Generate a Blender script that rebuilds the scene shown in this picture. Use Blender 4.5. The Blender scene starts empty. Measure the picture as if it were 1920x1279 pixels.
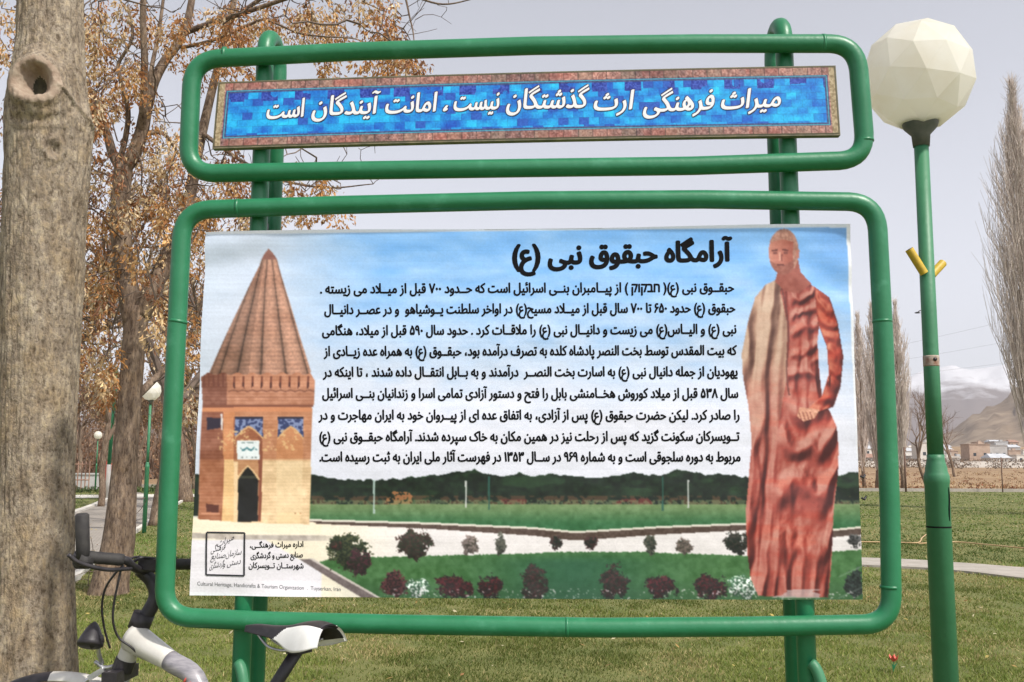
import bpy, math, random, unicodedata as ud
import numpy as np
from math import radians, sin, cos, pi, tan, atan, sqrt
from mathutils import Vector

random.seed(7); rng = np.random.default_rng(7)
C = bpy.context.scene.collection

# ------------------------------------------------------------------ camera, world, sun, exposure
W0, H0, F = 1920.0, 1279.0, 1900.0
CAMZ = 1.35
PITCH = atan((875 - H0 / 2) / F); ROLL = radians(0.3)
cp_, sp_, cr_, sr_ = cos(PITCH), sin(PITCH), cos(ROLL), sin(ROLL)
FWD = np.array([0, cp_, sp_]); UP0 = np.array([0, -sp_, cp_]); R0 = np.array([1.0, 0, 0])
RIGHT = cr_ * R0 + sr_ * UP0; UP = -sr_ * R0 + cr_ * UP0
CAM = np.array([0, 0, CAMZ])

cam = bpy.data.cameras.new('camera'); cam_o = bpy.data.objects.new('camera', cam); C.objects.link(cam_o)
from mathutils import Matrix
m = Matrix(((RIGHT[0], UP[0], -FWD[0], 0), (RIGHT[1], UP[1], -FWD[1], 0), (RIGHT[2], UP[2], -FWD[2], CAMZ), (0, 0, 0, 1)))
cam_o.matrix_world = m
cam.sensor_width = 36; cam.lens = 36 * F / W0; cam.clip_start = 0.05; cam.clip_end = 30000
sc = bpy.context.scene; sc.camera = cam_o

SUN_EL, SUN_AZ = radians(52), radians(134)      # azimuth measured from +y (north) towards +x
wd = bpy.data.worlds.new('World'); sc.world = wd; wd.use_nodes = True
nt = wd.node_tree; bg = nt.nodes['Background']
sky = nt.nodes.new('ShaderNodeTexSky'); sky.sky_type = 'NISHITA'; sky.sun_disc = False
sky.sun_elevation = SUN_EL; sky.sun_rotation = SUN_AZ
sky.air_density = 1.0; sky.dust_density = 5.0; sky.ozone_density = 1.0; sky.altitude = 1700
hs = nt.nodes.new('ShaderNodeHueSaturation'); hs.inputs['Saturation'].default_value = 0.22
nt.links.new(sky.outputs[0], hs.inputs['Color'])
tn = nt.nodes.new('ShaderNodeMix'); tn.data_type = 'RGBA'; tn.blend_type = 'MULTIPLY'; tn.inputs[0].default_value = 1
tn.inputs[7].default_value = (1.0, 0.985, 1.005, 1)
nt.links.new(hs.outputs[0], tn.inputs[6]); nt.links.new(tn.outputs[2], bg.inputs[0])
bg.inputs[1].default_value = 0.148
sl = bpy.data.lights.new('sun', 'SUN'); sl.energy = 3.0; sl.angle = radians(2.5); sl.color = (1, 0.95, 0.87)
so = bpy.data.objects.new('sun', sl); C.objects.link(so)
sd = Vector((sin(SUN_AZ) * cos(SUN_EL), cos(SUN_AZ) * cos(SUN_EL), sin(SUN_EL)))
so.rotation_euler = sd.to_track_quat('Z', 'Y').to_euler(); so.location = (5, -5, 12)
sc.view_settings.view_transform = 'Standard'; sc.view_settings.look = 'None'
sc.view_settings.exposure = 0.61; sc.view_settings.gamma = 1

# ------------------------------------------------------------------ photo pixel -> ray -> point
def ray(px, py):
    px = np.asarray(px, float); py = np.asarray(py, float)
    a = (px - W0 / 2) / F; b = (H0 / 2 - py) / F
    return FWD + a[..., None] * RIGHT + b[..., None] * UP
def at(px, py, d):
    r = ray(px, py); return CAM + r * (d / r[..., 1])[..., None]
def gnd(px, py, z=0.0):
    r = ray(px, py); return CAM + r * ((z - CAMZ) / r[..., 2])[..., None]
SYAW = radians(-2.06)
SX = np.array([cos(SYAW), sin(SYAW), 0]); SN = np.array([sin(SYAW), -cos(SYAW), 0])  # normal towards the camera
SO = np.array([0.036, 2.927, CAMZ + 0.172])
def sg(px, py, off=0.0):                        # point of the sign plane, 'off' metres towards the viewer
    r = ray(px, py); t = ((SO + SN * 0 - CAM) @ SN) / (r @ SN)
    p = CAM + r * np.asarray(t)[..., None]
    return p + np.asarray(off)[..., None] * SN if np.ndim(off) else p + off * SN
def on_sg(px, py, off):                         # where the ray itself meets the plane 'off' towards the viewer
    r = ray(px, py); t = ((SO + SN * off - CAM) @ SN) / (r @ SN)
    return CAM + r * np.asarray(t)[..., None]

# ------------------------------------------------------------------ noise
def _h(ix, iy, iz, s):
    n = (ix * 374761393 + iy * 668265263 + iz * 2147483647 + s * 974634777) & 0xFFFFFFFF
    n = ((n ^ (n >> 13)) * 1274126177) & 0xFFFFFFFF
    return ((n ^ (n >> 16)) & 0xFFFF) / 65535.0
def noise(x, y, z=0.0, s=0):
    x, y, z = np.broadcast_arrays(np.asarray(x, float), np.asarray(y, float), np.asarray(z, float))
    ix, iy, iz = np.floor(x).astype(np.int64), np.floor(y).astype(np.int64), np.floor(z).astype(np.int64)
    fx, fy, fz = x - ix, y - iy, z - iz
    fx, fy, fz = [f * f * (3 - 2 * f) for f in (fx, fy, fz)]
    o = 0
    for a in (0, 1):
        for b in (0, 1):
            for c in (0, 1):
                o = o + _h(ix + a, iy + b, iz + c, s) * (fx if a else 1 - fx) * (fy if b else 1 - fy) * (fz if c else 1 - fz)
    return o
def fbm(x, y, z=0.0, s=0, o=4):
    v = 0; a = 0.5
    for k in range(o):
        v = v + a * noise(x * 2 ** k, y * 2 ** k, np.asarray(z) * 2 ** k, s + k); a *= 0.5
    return v / (1 - 0.5 ** o)
def sst(a, b, x):
    t = np.clip((x - a) / (b - a), 0, 1); return t * t * (3 - 2 * t)

# ------------------------------------------------------------------ materials
def mat(name, col, rough=0.6, metal=0.0, var=None, scale=8.0, stretch=(1, 1, 1), bump=0.0, bscale=None, spec=0.5, coat=0.0, detail=6, lo=0.35, hi=0.65, col3=None):
    m = bpy.data.materials.new(name); m.use_nodes = True
    n = m.node_tree.nodes; l = m.node_tree.links; b = n['Principled BSDF']
    b.inputs['Base Color'].default_value = (*col, 1); b.inputs['Roughness'].default_value = rough
    b.inputs['Metallic'].default_value = metal; b.inputs['Specular IOR Level'].default_value = spec
    b.inputs['Coat Weight'].default_value = coat; b.inputs['Coat Roughness'].default_value = 0.25
    if var is not None or bump:
        tc = n.new('ShaderNodeTexCoord'); mp = n.new('ShaderNodeMapping'); mp.inputs['Scale'].default_value = stretch
        l.new(tc.outputs['Object'], mp.inputs[0])
    if var is not None:
        ns = n.new('ShaderNodeTexNoise'); ns.inputs['Scale'].default_value = scale; ns.inputs['Detail'].default_value = detail; ns.inputs['Roughness'].default_value = 0.6
        l.new(mp.outputs[0], ns.inputs['Vector'])
        cr = n.new('ShaderNodeValToRGB'); cr.color_ramp.elements[0].color = (*col, 1); cr.color_ramp.elements[1].color = (*var, 1)
        cr.color_ramp.elements[0].position = lo; cr.color_ramp.elements[1].position = hi
        if col3 is not None:
            e = cr.color_ramp.elements.new(min(0.98, hi + 0.12)); e.color = (*col3, 1)
        l.new(ns.outputs['Fac'], cr.inputs[0]); l.new(cr.outputs[0], b.inputs['Base Color'])
    if bump:
        n2 = n.new('ShaderNodeTexNoise'); n2.inputs['Scale'].default_value = bscale or scale; n2.inputs['Detail'].default_value = 5
        l.new(mp.outputs[0], n2.inputs['Vector'])
        bp = n.new('ShaderNodeBump'); bp.inputs['Strength'].default_value = bump; bp.inputs['Distance'].default_value = 0.02
        l.new(n2.outputs['Fac'], bp.inputs['Height']); l.new(bp.outputs[0], b.inputs['Normal'])
    return m
def vmat(name, rough=0.6, spec=0.3, transl=0.0, attr='Col'):
    m = bpy.data.materials.new(name); m.use_nodes = True
    n = m.node_tree.nodes; l = m.node_tree.links; b = n['Principled BSDF']
    a = n.new('ShaderNodeVertexColor'); a.layer_name = attr
    l.new(a.outputs['Color'], b.inputs['Base Color']); b.inputs['Roughness'].default_value = rough; b.inputs['Specular IOR Level'].default_value = spec
    if transl:
        t = n.new('ShaderNodeBsdfTranslucent'); l.new(a.outputs['Color'], t.inputs[0])
        mx = n.new('ShaderNodeMixShader'); mx.inputs[0].default_value = transl
        l.new(b.outputs[0], mx.inputs[1]); l.new(t.outputs[0], mx.inputs[2]); l.new(mx.outputs[0], n['Material Output'].inputs[0])
    return m

M = {}
M['green'] = mat('green_paint', (0.009, 0.140, 0.054), 0.40, var=(0.016, 0.165, 0.070), scale=11, bump=0.05, bscale=60, lo=0.3, hi=0.60, col3=(0.040, 0.215, 0.110), detail=10)
M['green_pale'] = mat('faded_green_paint', (0.028, 0.155, 0.068), 0.5, var=(0.050, 0.200, 0.100), scale=9, bump=0.06, bscale=50, lo=0.3, hi=0.75)
M['rust'] = mat('rusty_band', (0.22, 0.11, 0.07), 0.8, var=(0.4, 0.36, 0.3), scale=40)
M['yellow'] = mat('yellow_paint', (0.62, 0.42, 0.03), 0.5, var=(0.45, 0.30, 0.03), scale=30)
M['black'] = mat('black_plastic', (0.012, 0.010, 0.013), 0.5, var=(0.03, 0.026, 0.03), scale=30)
M['rubber'] = mat('black_rubber', (0.018, 0.016, 0.017), 0.75, var=(0.035, 0.032, 0.03), scale=40)
M['white_gloss'] = mat('white_plastic', (0.78, 0.77, 0.75), 0.3, var=(0.70, 0.69, 0.66), scale=20, coat=0.3)
M['frame_white'] = mat('off_white_paint', (0.60, 0.58, 0.54), 0.3, var=(0.50, 0.48, 0.44), scale=15, coat=0.4)
M['frame_grey'] = mat('grey_graphic_paint', (0.20, 0.19, 0.21), 0.35, var=(0.34, 0.32, 0.34), scale=22, stretch=(1, 1, 5), coat=0.3)
M['silver'] = mat('worn_aluminium', (0.55, 0.55, 0.56), 0.35, metal=0.85, var=(0.35, 0.35, 0.36), scale=30)
M['collar'] = mat('grey_collar', (0.075, 0.085, 0.07), 0.6, var=(0.12, 0.12, 0.10), scale=20)
M['redsmall'] = mat('red_mark', (0.5, 0.08, 0.06), 0.5)
M['ink'] = mat('black_ink', (0.004, 0.004, 0.005), 0.7, spec=0.12)
M['inkgrey'] = mat('grey_ink', (0.035, 0.035, 0.04), 0.7, spec=0.15)
M['inkthin'] = mat('pale_grey_ink', (0.13, 0.13, 0.14), 0.55)
M['slogan_white'] = mat('white_ink', (0.74, 0.74, 0.76), 0.5)
M['slogan_dark'] = mat('navy_ink', (0.018, 0.014, 0.06), 0.5)
def bark_mat(name, dark, mid, pale, sc, st):
    """mottled bark: broad patches, vertical flecks and pores, all in object space"""
    m = bpy.data.materials.new(name); m.use_nodes = True; n = m.node_tree.nodes; l = m.node_tree.links; b = n['Principled BSDF']; b.inputs['Roughness'].default_value = .9; b.inputs['Specular IOR Level'].default_value = .2
    tc = n.new('ShaderNodeTexCoord')
    def nz(scale, stretch, det, rough=.65):
        mp = n.new('ShaderNodeMapping'); mp.inputs['Scale'].default_value = (1, 1, stretch); l.new(tc.outputs['Object'], mp.inputs[0])
        t = n.new('ShaderNodeTexNoise'); t.inputs['Scale'].default_value = scale; t.inputs['Detail'].default_value = det; t.inputs['Roughness'].default_value = rough; l.new(mp.outputs[0], t.inputs['Vector']); return t.outputs['Fac']
    def ramp(f, els):
        r = n.new('ShaderNodeValToRGB'); l.new(f, r.inputs[0]); e = r.color_ramp.elements
        e[0].position, e[0].color = els[0][0], (*els[0][1], 1); e[1].position, e[1].color = els[-1][0], (*els[-1][1], 1)
        for p, c in els[1:-1]: q = e.new(p); q.color = (*c, 1)
        return r.outputs[0]
    f1 = nz(sc, st, 8, .7); f2 = nz(sc * .22, .7, 4); f3 = nz(sc * 2.6, st * 1.6, 4, .75)
    c1 = ramp(f1, [(.30, dark), (.46, mid), (.66, pale)])
    c2 = ramp(f2, [(.30, (.72, .68, .62)), (.50, (1, 1, 1)), (.70, (1.0, .93, .80))])
    c3 = ramp(f3, [(.36, (.52, .48, .43)), (.47, (1, 1, 1)), (.63, (1.38, 1.34, 1.2))])
    x1 = n.new('ShaderNodeMix'); x1.data_type = 'RGBA'; x1.blend_type = 'MULTIPLY'; x1.inputs[0].default_value = 1; l.new(c1, x1.inputs[6]); l.new(c2, x1.inputs[7])
    x2 = n.new('ShaderNodeMix'); x2.data_type = 'RGBA'; x2.blend_type = 'MULTIPLY'; x2.inputs[0].default_value = 1; l.new(x1.outputs[2], x2.inputs[6]); l.new(c3, x2.inputs[7])
    l.new(x2.outputs[2], b.inputs['Base Color'])
    ad = n.new('ShaderNodeMath'); ad.operation = 'ADD'; l.new(f1, ad.inputs[0]); l.new(f3, ad.inputs[1])
    bp = n.new('ShaderNodeBump'); bp.inputs['Strength'].default_value = .9; bp.inputs['Distance'].default_value = .012; l.new(ad.outputs[0], bp.inputs['Height']); l.new(bp.outputs[0], b.inputs['Normal'])
    return m
M['bark'] = bark_mat('tan_grey_bark', (.155, .120, .090), (.24, .195, .150), (.37, .315, .25), 24, .42)
M['bark2'] = bark_mat('brown_bark', (.075, .052, .040), (.145, .105, .080), (.26, .20, .155), 16, .22)
M['rot'] = mat('weathered_wood', (0.035, 0.032, 0.02), 0.95, var=(0.075, 0.065, 0.035), scale=40)
M['knot'] = mat('pale_callus_bark', (0.24, 0.17, 0.12), 0.9, var=(0.34, 0.27, 0.20), scale=30, bump=0.5)
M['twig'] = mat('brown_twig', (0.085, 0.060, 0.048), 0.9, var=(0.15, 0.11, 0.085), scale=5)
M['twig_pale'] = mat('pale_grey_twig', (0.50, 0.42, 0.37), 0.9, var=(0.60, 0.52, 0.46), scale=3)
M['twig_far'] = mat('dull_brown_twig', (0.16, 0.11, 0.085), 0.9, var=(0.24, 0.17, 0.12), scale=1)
M['leaf'] = vmat('dry_seed_clusters', 0.7, 0.2, 0.35)
M['grass'] = vmat('grass_blades', 0.6, 0.25, 0.3)
M['banner'] = vmat('printed_vinyl', 0.42, 0.45)
M['panel'] = vmat('printed_panel', 0.4, 0.45)
M['edge'] = mat('dark_panel_edge', (0.10, 0.095, 0.06), 0.6, var=(0.2, 0.17, 0.1), scale=30)

# ------------------------------------------------------------------ mesh helpers
OFF = {}
def link(o, parent=None):
    C.objects.link(o)
    if parent is not None: o.parent = parent
    return o
def thing(name, loc, label, cat, group=None):
    o = bpy.data.objects.new(name, None); o.empty_display_size = 0.1; o.location = tuple(float(a) for a in loc); link(o)
    o['label'] = label; o['category'] = cat
    if group: o['group'] = group
    OFF[o.name] = np.array(loc, float); return o
def tag(o, label=None, cat=None, group=None, kind=None):
    if label: o['label'] = label
    if cat: o['category'] = cat
    if group: o['group'] = group
    if kind: o['kind'] = kind
    return o
def mobj(name, v, f, mats, parent=None, origin=None, smooth=False, mi=None, col=None):
    """one mesh object from world-space vertices"""
    v = np.asarray(v, float).reshape(-1, 3)
    off = OFF[parent.name] if parent is not None else (np.array(origin, float) if origin is not None else np.zeros(3))
    me = bpy.data.meshes.new(name)
    vv = v - off
    if isinstance(f, np.ndarray):
        k = f.shape[1]
        me.vertices.add(len(vv)); me.vertices.foreach_set('co', vv.astype(np.float32).ravel())
        me.loops.add(f.size); me.loops.foreach_set('vertex_index', f.astype(np.int32).ravel())
        me.polygons.add(len(f)); me.polygons.foreach_set('loop_start', np.arange(0, f.size, k, dtype=np.int32))
        me.update(calc_edges=True)
    else:
        me.from_pydata([tuple(a) for a in vv], [], f)
    for mm in (mats if isinstance(mats, (list, tuple)) else [mats]): me.materials.append(mm)
    if mi is not None: me.polygons.foreach_set('material_index', np.asarray(mi, np.int32))
    if smooth: me.polygons.foreach_set('use_smooth', np.ones(len(me.polygons), bool))
    if col is not None:
        a = me.color_attributes.new('Col', 'FLOAT_COLOR', 'POINT')
        cc = np.ones((len(v), 4), np.float32); cc[:, :3] = col; a.data.foreach_set('color', cc.ravel())
    me.update()
    o = bpy.data.objects.new(name, me); link(o, parent)
    if parent is None: o.location = tuple(off)
    OFF[o.name] = off
    return o
class MB:
    def __init__(s): s.v = []; s.f = []; s.m = []
    def add(s, v, f, m=0):
        b = len(s.v); s.v += [tuple(map(float, p)) for p in v]; s.f += [tuple(i + b for i in q) for q in f]; s.m += [m] * len(f); return s
    def tube(s, pts, rad, n=12, caps=True, m=0, closed=False):
        v, f = tube(pts, rad, n, caps, closed); return s.add(v, f, m)
    def box(s, c, size, ax=None, m=0):
        c = np.array(c, float); hx, hy, hz = [a / 2 for a in size]
        ax = np.eye(3) if ax is None else ax
        v = [c + x * hx * ax[0] + y * hy * ax[1] + z * hz * ax[2] for z in (-1, 1) for y in (-1, 1) for x in (-1, 1)]
        return s.add(v, [(0, 2, 3, 1), (4, 5, 7, 6), (0, 1, 5, 4), (2, 6, 7, 3), (0, 4, 6, 2), (1, 3, 7, 5)], m)
    def build(s, name, mats, parent=None, origin=None, smooth=False):
        return mobj(name, s.v, s.f, mats, parent, origin, smooth, s.m)
def tube(pts, rad, n=12, caps=True, closed=False):
    P = np.asarray(pts, float); k = len(P)
    R = np.full(k, rad, float) if np.ndim(rad) == 0 else np.asarray(rad, float)
    if closed: T = np.roll(P, -1, 0) - np.roll(P, 1, 0)
    else: T = np.gradient(P, axis=0)
    T /= np.linalg.norm(T, axis=1)[:, None] + 1e-12
    u = np.cross(T[0], [0, 0, 1.0])
    if np.linalg.norm(u) < 1e-3: u = np.cross(T[0], [1.0, 0, 0])
    u /= np.linalg.norm(u); V = []
    for i in range(k):
        u = u - T[i] * (u @ T[i]); u /= np.linalg.norm(u); w = np.cross(T[i], u)
        a = np.arange(n) * 2 * pi / n
        V.append(P[i] + R[i] * (np.cos(a)[:, None] * u + np.sin(a)[:, None] * w))
    V = np.concatenate(V); Fc = []
    for i in range(k if closed else k - 1):
        j = (i + 1) % k
        for q in range(n):
            r = (q + 1) % n; Fc.append((i * n + q, i * n + r, j * n + r, j * n + q))
    if caps and not closed:
        Fc.append(tuple(range(n - 1, -1, -1))); Fc.append(tuple((k - 1) * n + q for q in range(n)))
    return V, Fc
def spline(pts, n=8):
    P = np.asarray(pts, float); Q = np.vstack([2 * P[0] - P[1], P, 2 * P[-1] - P[-2]]); o = []
    for i in range(1, len(Q) - 2):
        for t in np.arange(n) / n:
            a, b, c, d = Q[i - 1], Q[i], Q[i + 1], Q[i + 2]
            o.append(0.5 * (2 * b + (c - a) * t + (2 * a - 5 * b + 4 * c - d) * t * t + (3 * b - a - 3 * c + d) * t ** 3))
    o.append(P[-1]); return np.array(o)
def lathe(c, prof, n=24):
    c = np.asarray(c, float); V = []; Fc = []
    for r, z in prof:
        a = np.arange(n) * 2 * pi / n; V.append(np.stack([c[0] + r * np.cos(a), c[1] + r * np.sin(a), np.full(n, c[2] + z)], 1))
    for i in range(len(prof) - 1):
        for q in range(n):
            r = (q + 1) % n; Fc.append((i * n + q, i * n + r, (i + 1) * n + r, (i + 1) * n + q))
    Fc.append(tuple(range(n - 1, -1, -1))); Fc.append(tuple((len(prof) - 1) * n + q for q in range(n)))
    return np.concatenate(V), Fc
def copy_tree(o, parent=None):
    c = o.copy(); C.objects.link(c)
    if parent is not None: c.parent = parent
    for ch in [x for x in bpy.data.objects if x.parent == o]: copy_tree(ch, c)
    return c
def lin(c):
    c = np.asarray(c, float) / 255.0
    return np.where(c <= 0.04045, c / 12.92, ((c + 0.055) / 1.055) ** 2.4)

# ================================================================== SETTING: ground, paths, hills
def poly_mask(X, Y, pts):
    ins = np.zeros(X.shape, bool); n = len(pts)
    for i in range(n):
        x1, y1 = pts[i]; x2, y2 = pts[(i + 1) % n]
        if y1 == y2: continue
        c = ((y1 > Y) != (y2 > Y)) & (X < (x2 - x1) * (Y - y1) / (y2 - y1) + x1)
        ins ^= c
    return ins
def fan(az0, az1, na, ds, zf):
    az = np.linspace(az0, az1, na); A, D = np.meshgrid(az, ds)
    X = D * np.tan(A); Z = zf(A, D)
    v = np.stack([X, D, Z], -1).reshape(-1, 3)
    i = np.arange(len(ds) - 1)[:, None] * na + np.arange(na - 1)[None, :]
    f = np.stack([i, i + 1, i + na + 1, i + na], -1).reshape(-1, 4)
    return v, f
def pxaz(px): return atan((px - 960) / (F * 1.0))

# lawn sheet (flat park ground out to the field edge)
def lawn_mat():
    m = mat('lawn', (0.100, 0.115, 0.025), 0.95, var=(0.165, 0.158, 0.046), scale=1.6, bump=0.5, bscale=60, detail=9, lo=0.38, hi=0.64, col3=(0.25, 0.20, 0.09))
    return m
M['lawn'] = lawn_mat()
gs = 60
gx = np.linspace(-70, 70, gs); gy = np.concatenate([np.linspace(-30, 4, 10), np.linspace(5, 61, 50)])
GX, GY = np.meshgrid(gx, gy); v = np.stack([GX, GY, np.zeros_like(GX)], -1).reshape(-1, 3)
i = np.arange(len(gy) - 1)[:, None] * gs + np.arange(gs - 1)[None, :]
f = np.stack([i, i + 1, i + gs + 1, i + gs], -1).reshape(-1, 4)
tag(mobj('lawn', v, f, M['lawn']), kind='structure')

# dry field beyond the lawn edge, rising very gently to the town and out under the hills
M['field'] = mat('dry_field', (0.20, 0.115, 0.055), 0.95, var=(0.34, 0.235, 0.125), scale=0.035, detail=10, bump=0.3, bscale=0.8, stretch=(0.5, 2.0, 1), col3=(0.20, 0.16, 0.08))
def field_z(A, D): return -0.06 + 0.0 * A + np.where(D > 70, (D - 70) * 0.0085, 0) + sst(420, 900, D) * 14 + 0.10 * np.sin(D * 0.35) * sst(70, 110, D) * np.exp(-D / 300)
v, f = fan(-1.2, 1.2, 60, np.array([-30, 40, 58, 61, 66, 72, 80, 95, 110, 130, 160, 200, 250, 320, 400, 480, 560, 640, 720, 800, 900, 1100, 1500, 2500, 4000, 7500], float), field_z)
tag(mobj('field', v, f, M['field']), kind='structure')

# concrete kerb along the lawn's far edge
mb = MB(); mb.box((6, 61.1, 0.02), (150, 0.22, 0.34)); 
M['kerb'] = mat('pale_concrete', (0.29, 0.26, 0.22), 0.9, var=(0.38, 0.345, 0.30), scale=4, bump=0.2)
tag(mb.build('lawn_kerb', M['kerb']), kind='structure')

M['kerb_white'] = mat('whitewashed_kerb', (0.50, 0.47, 0.41), 0.9, var=(0.62, 0.59, 0.53), scale=3)
def strip(name, a_px, b_px, z, material, h=0.0):
    """ground strip between two pixel-measured edge lines, real flat slab"""
    a = spline(gnd(*np.array(a_px, float).T), 6); b = spline(gnd(*np.array(b_px, float).T), 6)
    n = len(a); a[:, 2] = z; b[:, 2] = z
    v = list(a) + list(b); f = [(i, i + 1, n + i + 1, n + i) for i in range(n - 1)]
    if h:
        v += [p - [0, 0, h] for p in a] + [p - [0, 0, h] for p in b]
        f += [(i, 2 * n + i, 2 * n + i + 1, i + 1) for i in range(n - 1)] + [(n + i, n + i + 1, 3 * n + i + 1, 3 * n + i) for i in range(n - 1)]
    return tag(mobj(name, v, f, material), kind='structure')
# narrow concrete path crossing the lawn on the right
strip('concrete_path', [(1100, 1046), (1620, 1063), (1790, 1073), (1920, 1088), (2200, 1118)], [(1100, 1036), (1620, 1049), (1790, 1058), (1920, 1068), (2200, 1090)], 0.03, M['kerb'], 0.06)
# paved path behind the trees on the left with pale kerbs
def pave_mat():
    m = bpy.data.materials.new('grey_paving'); m.use_nodes = True; n = m.node_tree.nodes; l = m.node_tree.links; b = n['Principled BSDF']
    tc = n.new('ShaderNodeTexCoord'); br = n.new('ShaderNodeTexBrick'); br.inputs['Scale'].default_value = 2.6; br.inputs['Mortar Size'].default_value = 0.03
    br.inputs['Color1'].default_value = (0.28, 0.25, 0.215, 1); br.inputs['Color2'].default_value = (0.37, 0.33, 0.285, 1); br.inputs['Mortar'].default_value = (0.12, 0.105, 0.09, 1)
    l.new(tc.outputs['Object'], br.inputs['Vector']); l.new(br.outputs['Color'], b.inputs['Base Color']); b.inputs['Roughness'].default_value = 0.9
    return m
M['pave'] = pave_mat()
strip('paved_path', [(-420, 1330), (-80, 1200), (135, 1086), (178, 1052), (272, 985), (345, 938)], [(-420, 1060), (-80, 1010), (133, 964), (200, 938), (225, 930), (250, 922)], 0.012, M['pave'])
strip('path_kerb', [(-80, 1218), (135, 1098), (178, 1060), (272, 989), (345, 940)], [(-80, 1200), (135, 1084), (178, 1051), (272, 984), (345, 937)],  0.07, M['kerb_white'], 0.1)
strip('path_kerb', [(-420, 1066), (-80, 1014), (133, 967), (200, 940), (215, 934)], [(-420, 1058), (-80, 1008), (133, 962), (200, 936), (213, 931)],  0.07, M['kerb_white'], 0.1)
strip('cross_path', [(-300, 936), (100, 935), (225, 934), (400, 932), (600, 930)], [(-300, 929), (100, 929), (225, 928), (400, 927), (600, 926)],  0.02, M['kerb_white'])

# hills: brown slope rising to the right, snow mountains far behind
def hill_mat():
    return mat('brown_hillside', (0.15, 0.105, 0.07), 0.95, var=(0.30, 0.225, 0.155), scale=0.02, detail=12, bump=0.4, bscale=0.05, stretch=(1, 1, 2.5))
M['hill'] = hill_mat()
hx = np.array([-1.2, pxaz(0), pxaz(400), pxaz(1100), pxaz(1500), pxaz(1660), pxaz(1720), pxaz(1760), pxaz(1830), pxaz(1890), pxaz(1940), pxaz(2050), pxaz(2300), 1.2])
hy = np.array([815, 822, 818, 835, 832, 832, 826, 812, 765, 722, 700, 670, 690, 740.])
def hill_z(A, D):
    crest = np.interp(A, hx, (875 - hy) / F * 1500 + CAMZ)
    t = np.clip((D - 820) / (1500 - 820), 0, 1.6)
    prof = np.where(t < 1, t ** 1.25, 1 - 0.5 * (t - 1))
    n = fbm(A * 40, D / 160, 0, 5, 5) - 0.5
    gul = np.abs(noise(A * 90 + D / 300, D / 700, 0, 9) - 0.5)
    return -3 + prof * crest + (n * 16 - gul * 14) * np.clip(t * 1.5, 0, 1) * (crest / 80 + 0.15)
v, f = fan(-1.2, 1.2, 420, np.linspace(780, 1900, 60), hill_z)
tag(mobj('hillside', v, f, M['hill'], smooth=True), kind='structure')

def snow_mat():
    m = bpy.data.materials.new('snowy_rock'); m.use_nodes = True; n = m.node_tree.nodes; l = m.node_tree.links; b = n['Principled BSDF']
    tc = n.new('ShaderNodeTexCoord'); mp = n.new('ShaderNodeMapping'); mp.inputs['Scale'].default_value = (1, 0.6, 0.5); l.new(tc.outputs['Object'], mp.inputs[0])
    ns = n.new('ShaderNodeTexNoise'); ns.inputs['Scale'].default_value = 0.006; ns.inputs['Detail'].default_value = 12; ns.inputs['Roughness'].default_value = 0.65; l.new(mp.outputs[0], ns.inputs[0])
    sx = n.new('ShaderNodeSeparateXYZ'); l.new(tc.outputs['Object'], sx.inputs[0])
    mr = n.new('ShaderNodeMapRange'); mr.inputs[1].default_value = 230; mr.inputs[2].default_value = 480; mr.inputs[3].default_value = -0.30; mr.inputs[4].default_value = 0.42; l.new(sx.outputs[2], mr.inputs[0])
    ad = n.new('ShaderNodeMath'); ad.operation = 'ADD'; l.new(ns.outputs['Fac'], ad.inputs[0]); l.new(mr.outputs[0], ad.inputs[1])
    cr = n.new('ShaderNodeValToRGB'); cr.color_ramp.elements[0].position = 0.44; cr.color_ramp.elements[1].position = 0.74
    cr.color_ramp.elements[0].color = (0.16, 0.125, 0.115, 1); cr.color_ramp.elements[1].color = (0.66, 0.66, 0.69, 1)
    l.new(ad.outputs[0], cr.inputs[0]); l.new(cr.outputs[0], b.inputs['Base Color']); b.inputs['Roughness'].default_value = 0.8
    return m
M['snow'] = snow_mat()
mx_ = np.array([-1.2, pxaz(-200), pxaz(150), pxaz(500), pxaz(1200), pxaz(1600), pxaz(1660), pxaz(1700), pxaz(1740), pxaz(1790), pxaz(1850), pxaz(1910), pxaz(2100), 1.2])
my_ = np.array([780, 770, 785, 745, 722, 712, 702, 698, 690, 682, 676, 672, 660, 700.])
def mt_z(A, D):
    crest = np.interp(A, mx_, (875 - my_) / F * 5200)
    t = np.clip((D - 3000) / (5200 - 3000), 0, 1.4); prof = np.where(t < 1, t ** 1.1, 1 - (t - 1))
    rid = 1 - np.abs(2 * fbm(A * 34, D / 900, 0, 21, 6) - 1)
    return -8 + prof * crest * (0.90 + 0.13 * rid)
v, f = fan(-1.2, 1.2, 600, np.linspace(2900, 5900, 70), mt_z)
tag(mobj('snowy_mountains', v, f, M['snow'], smooth=True), kind='structure')

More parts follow.
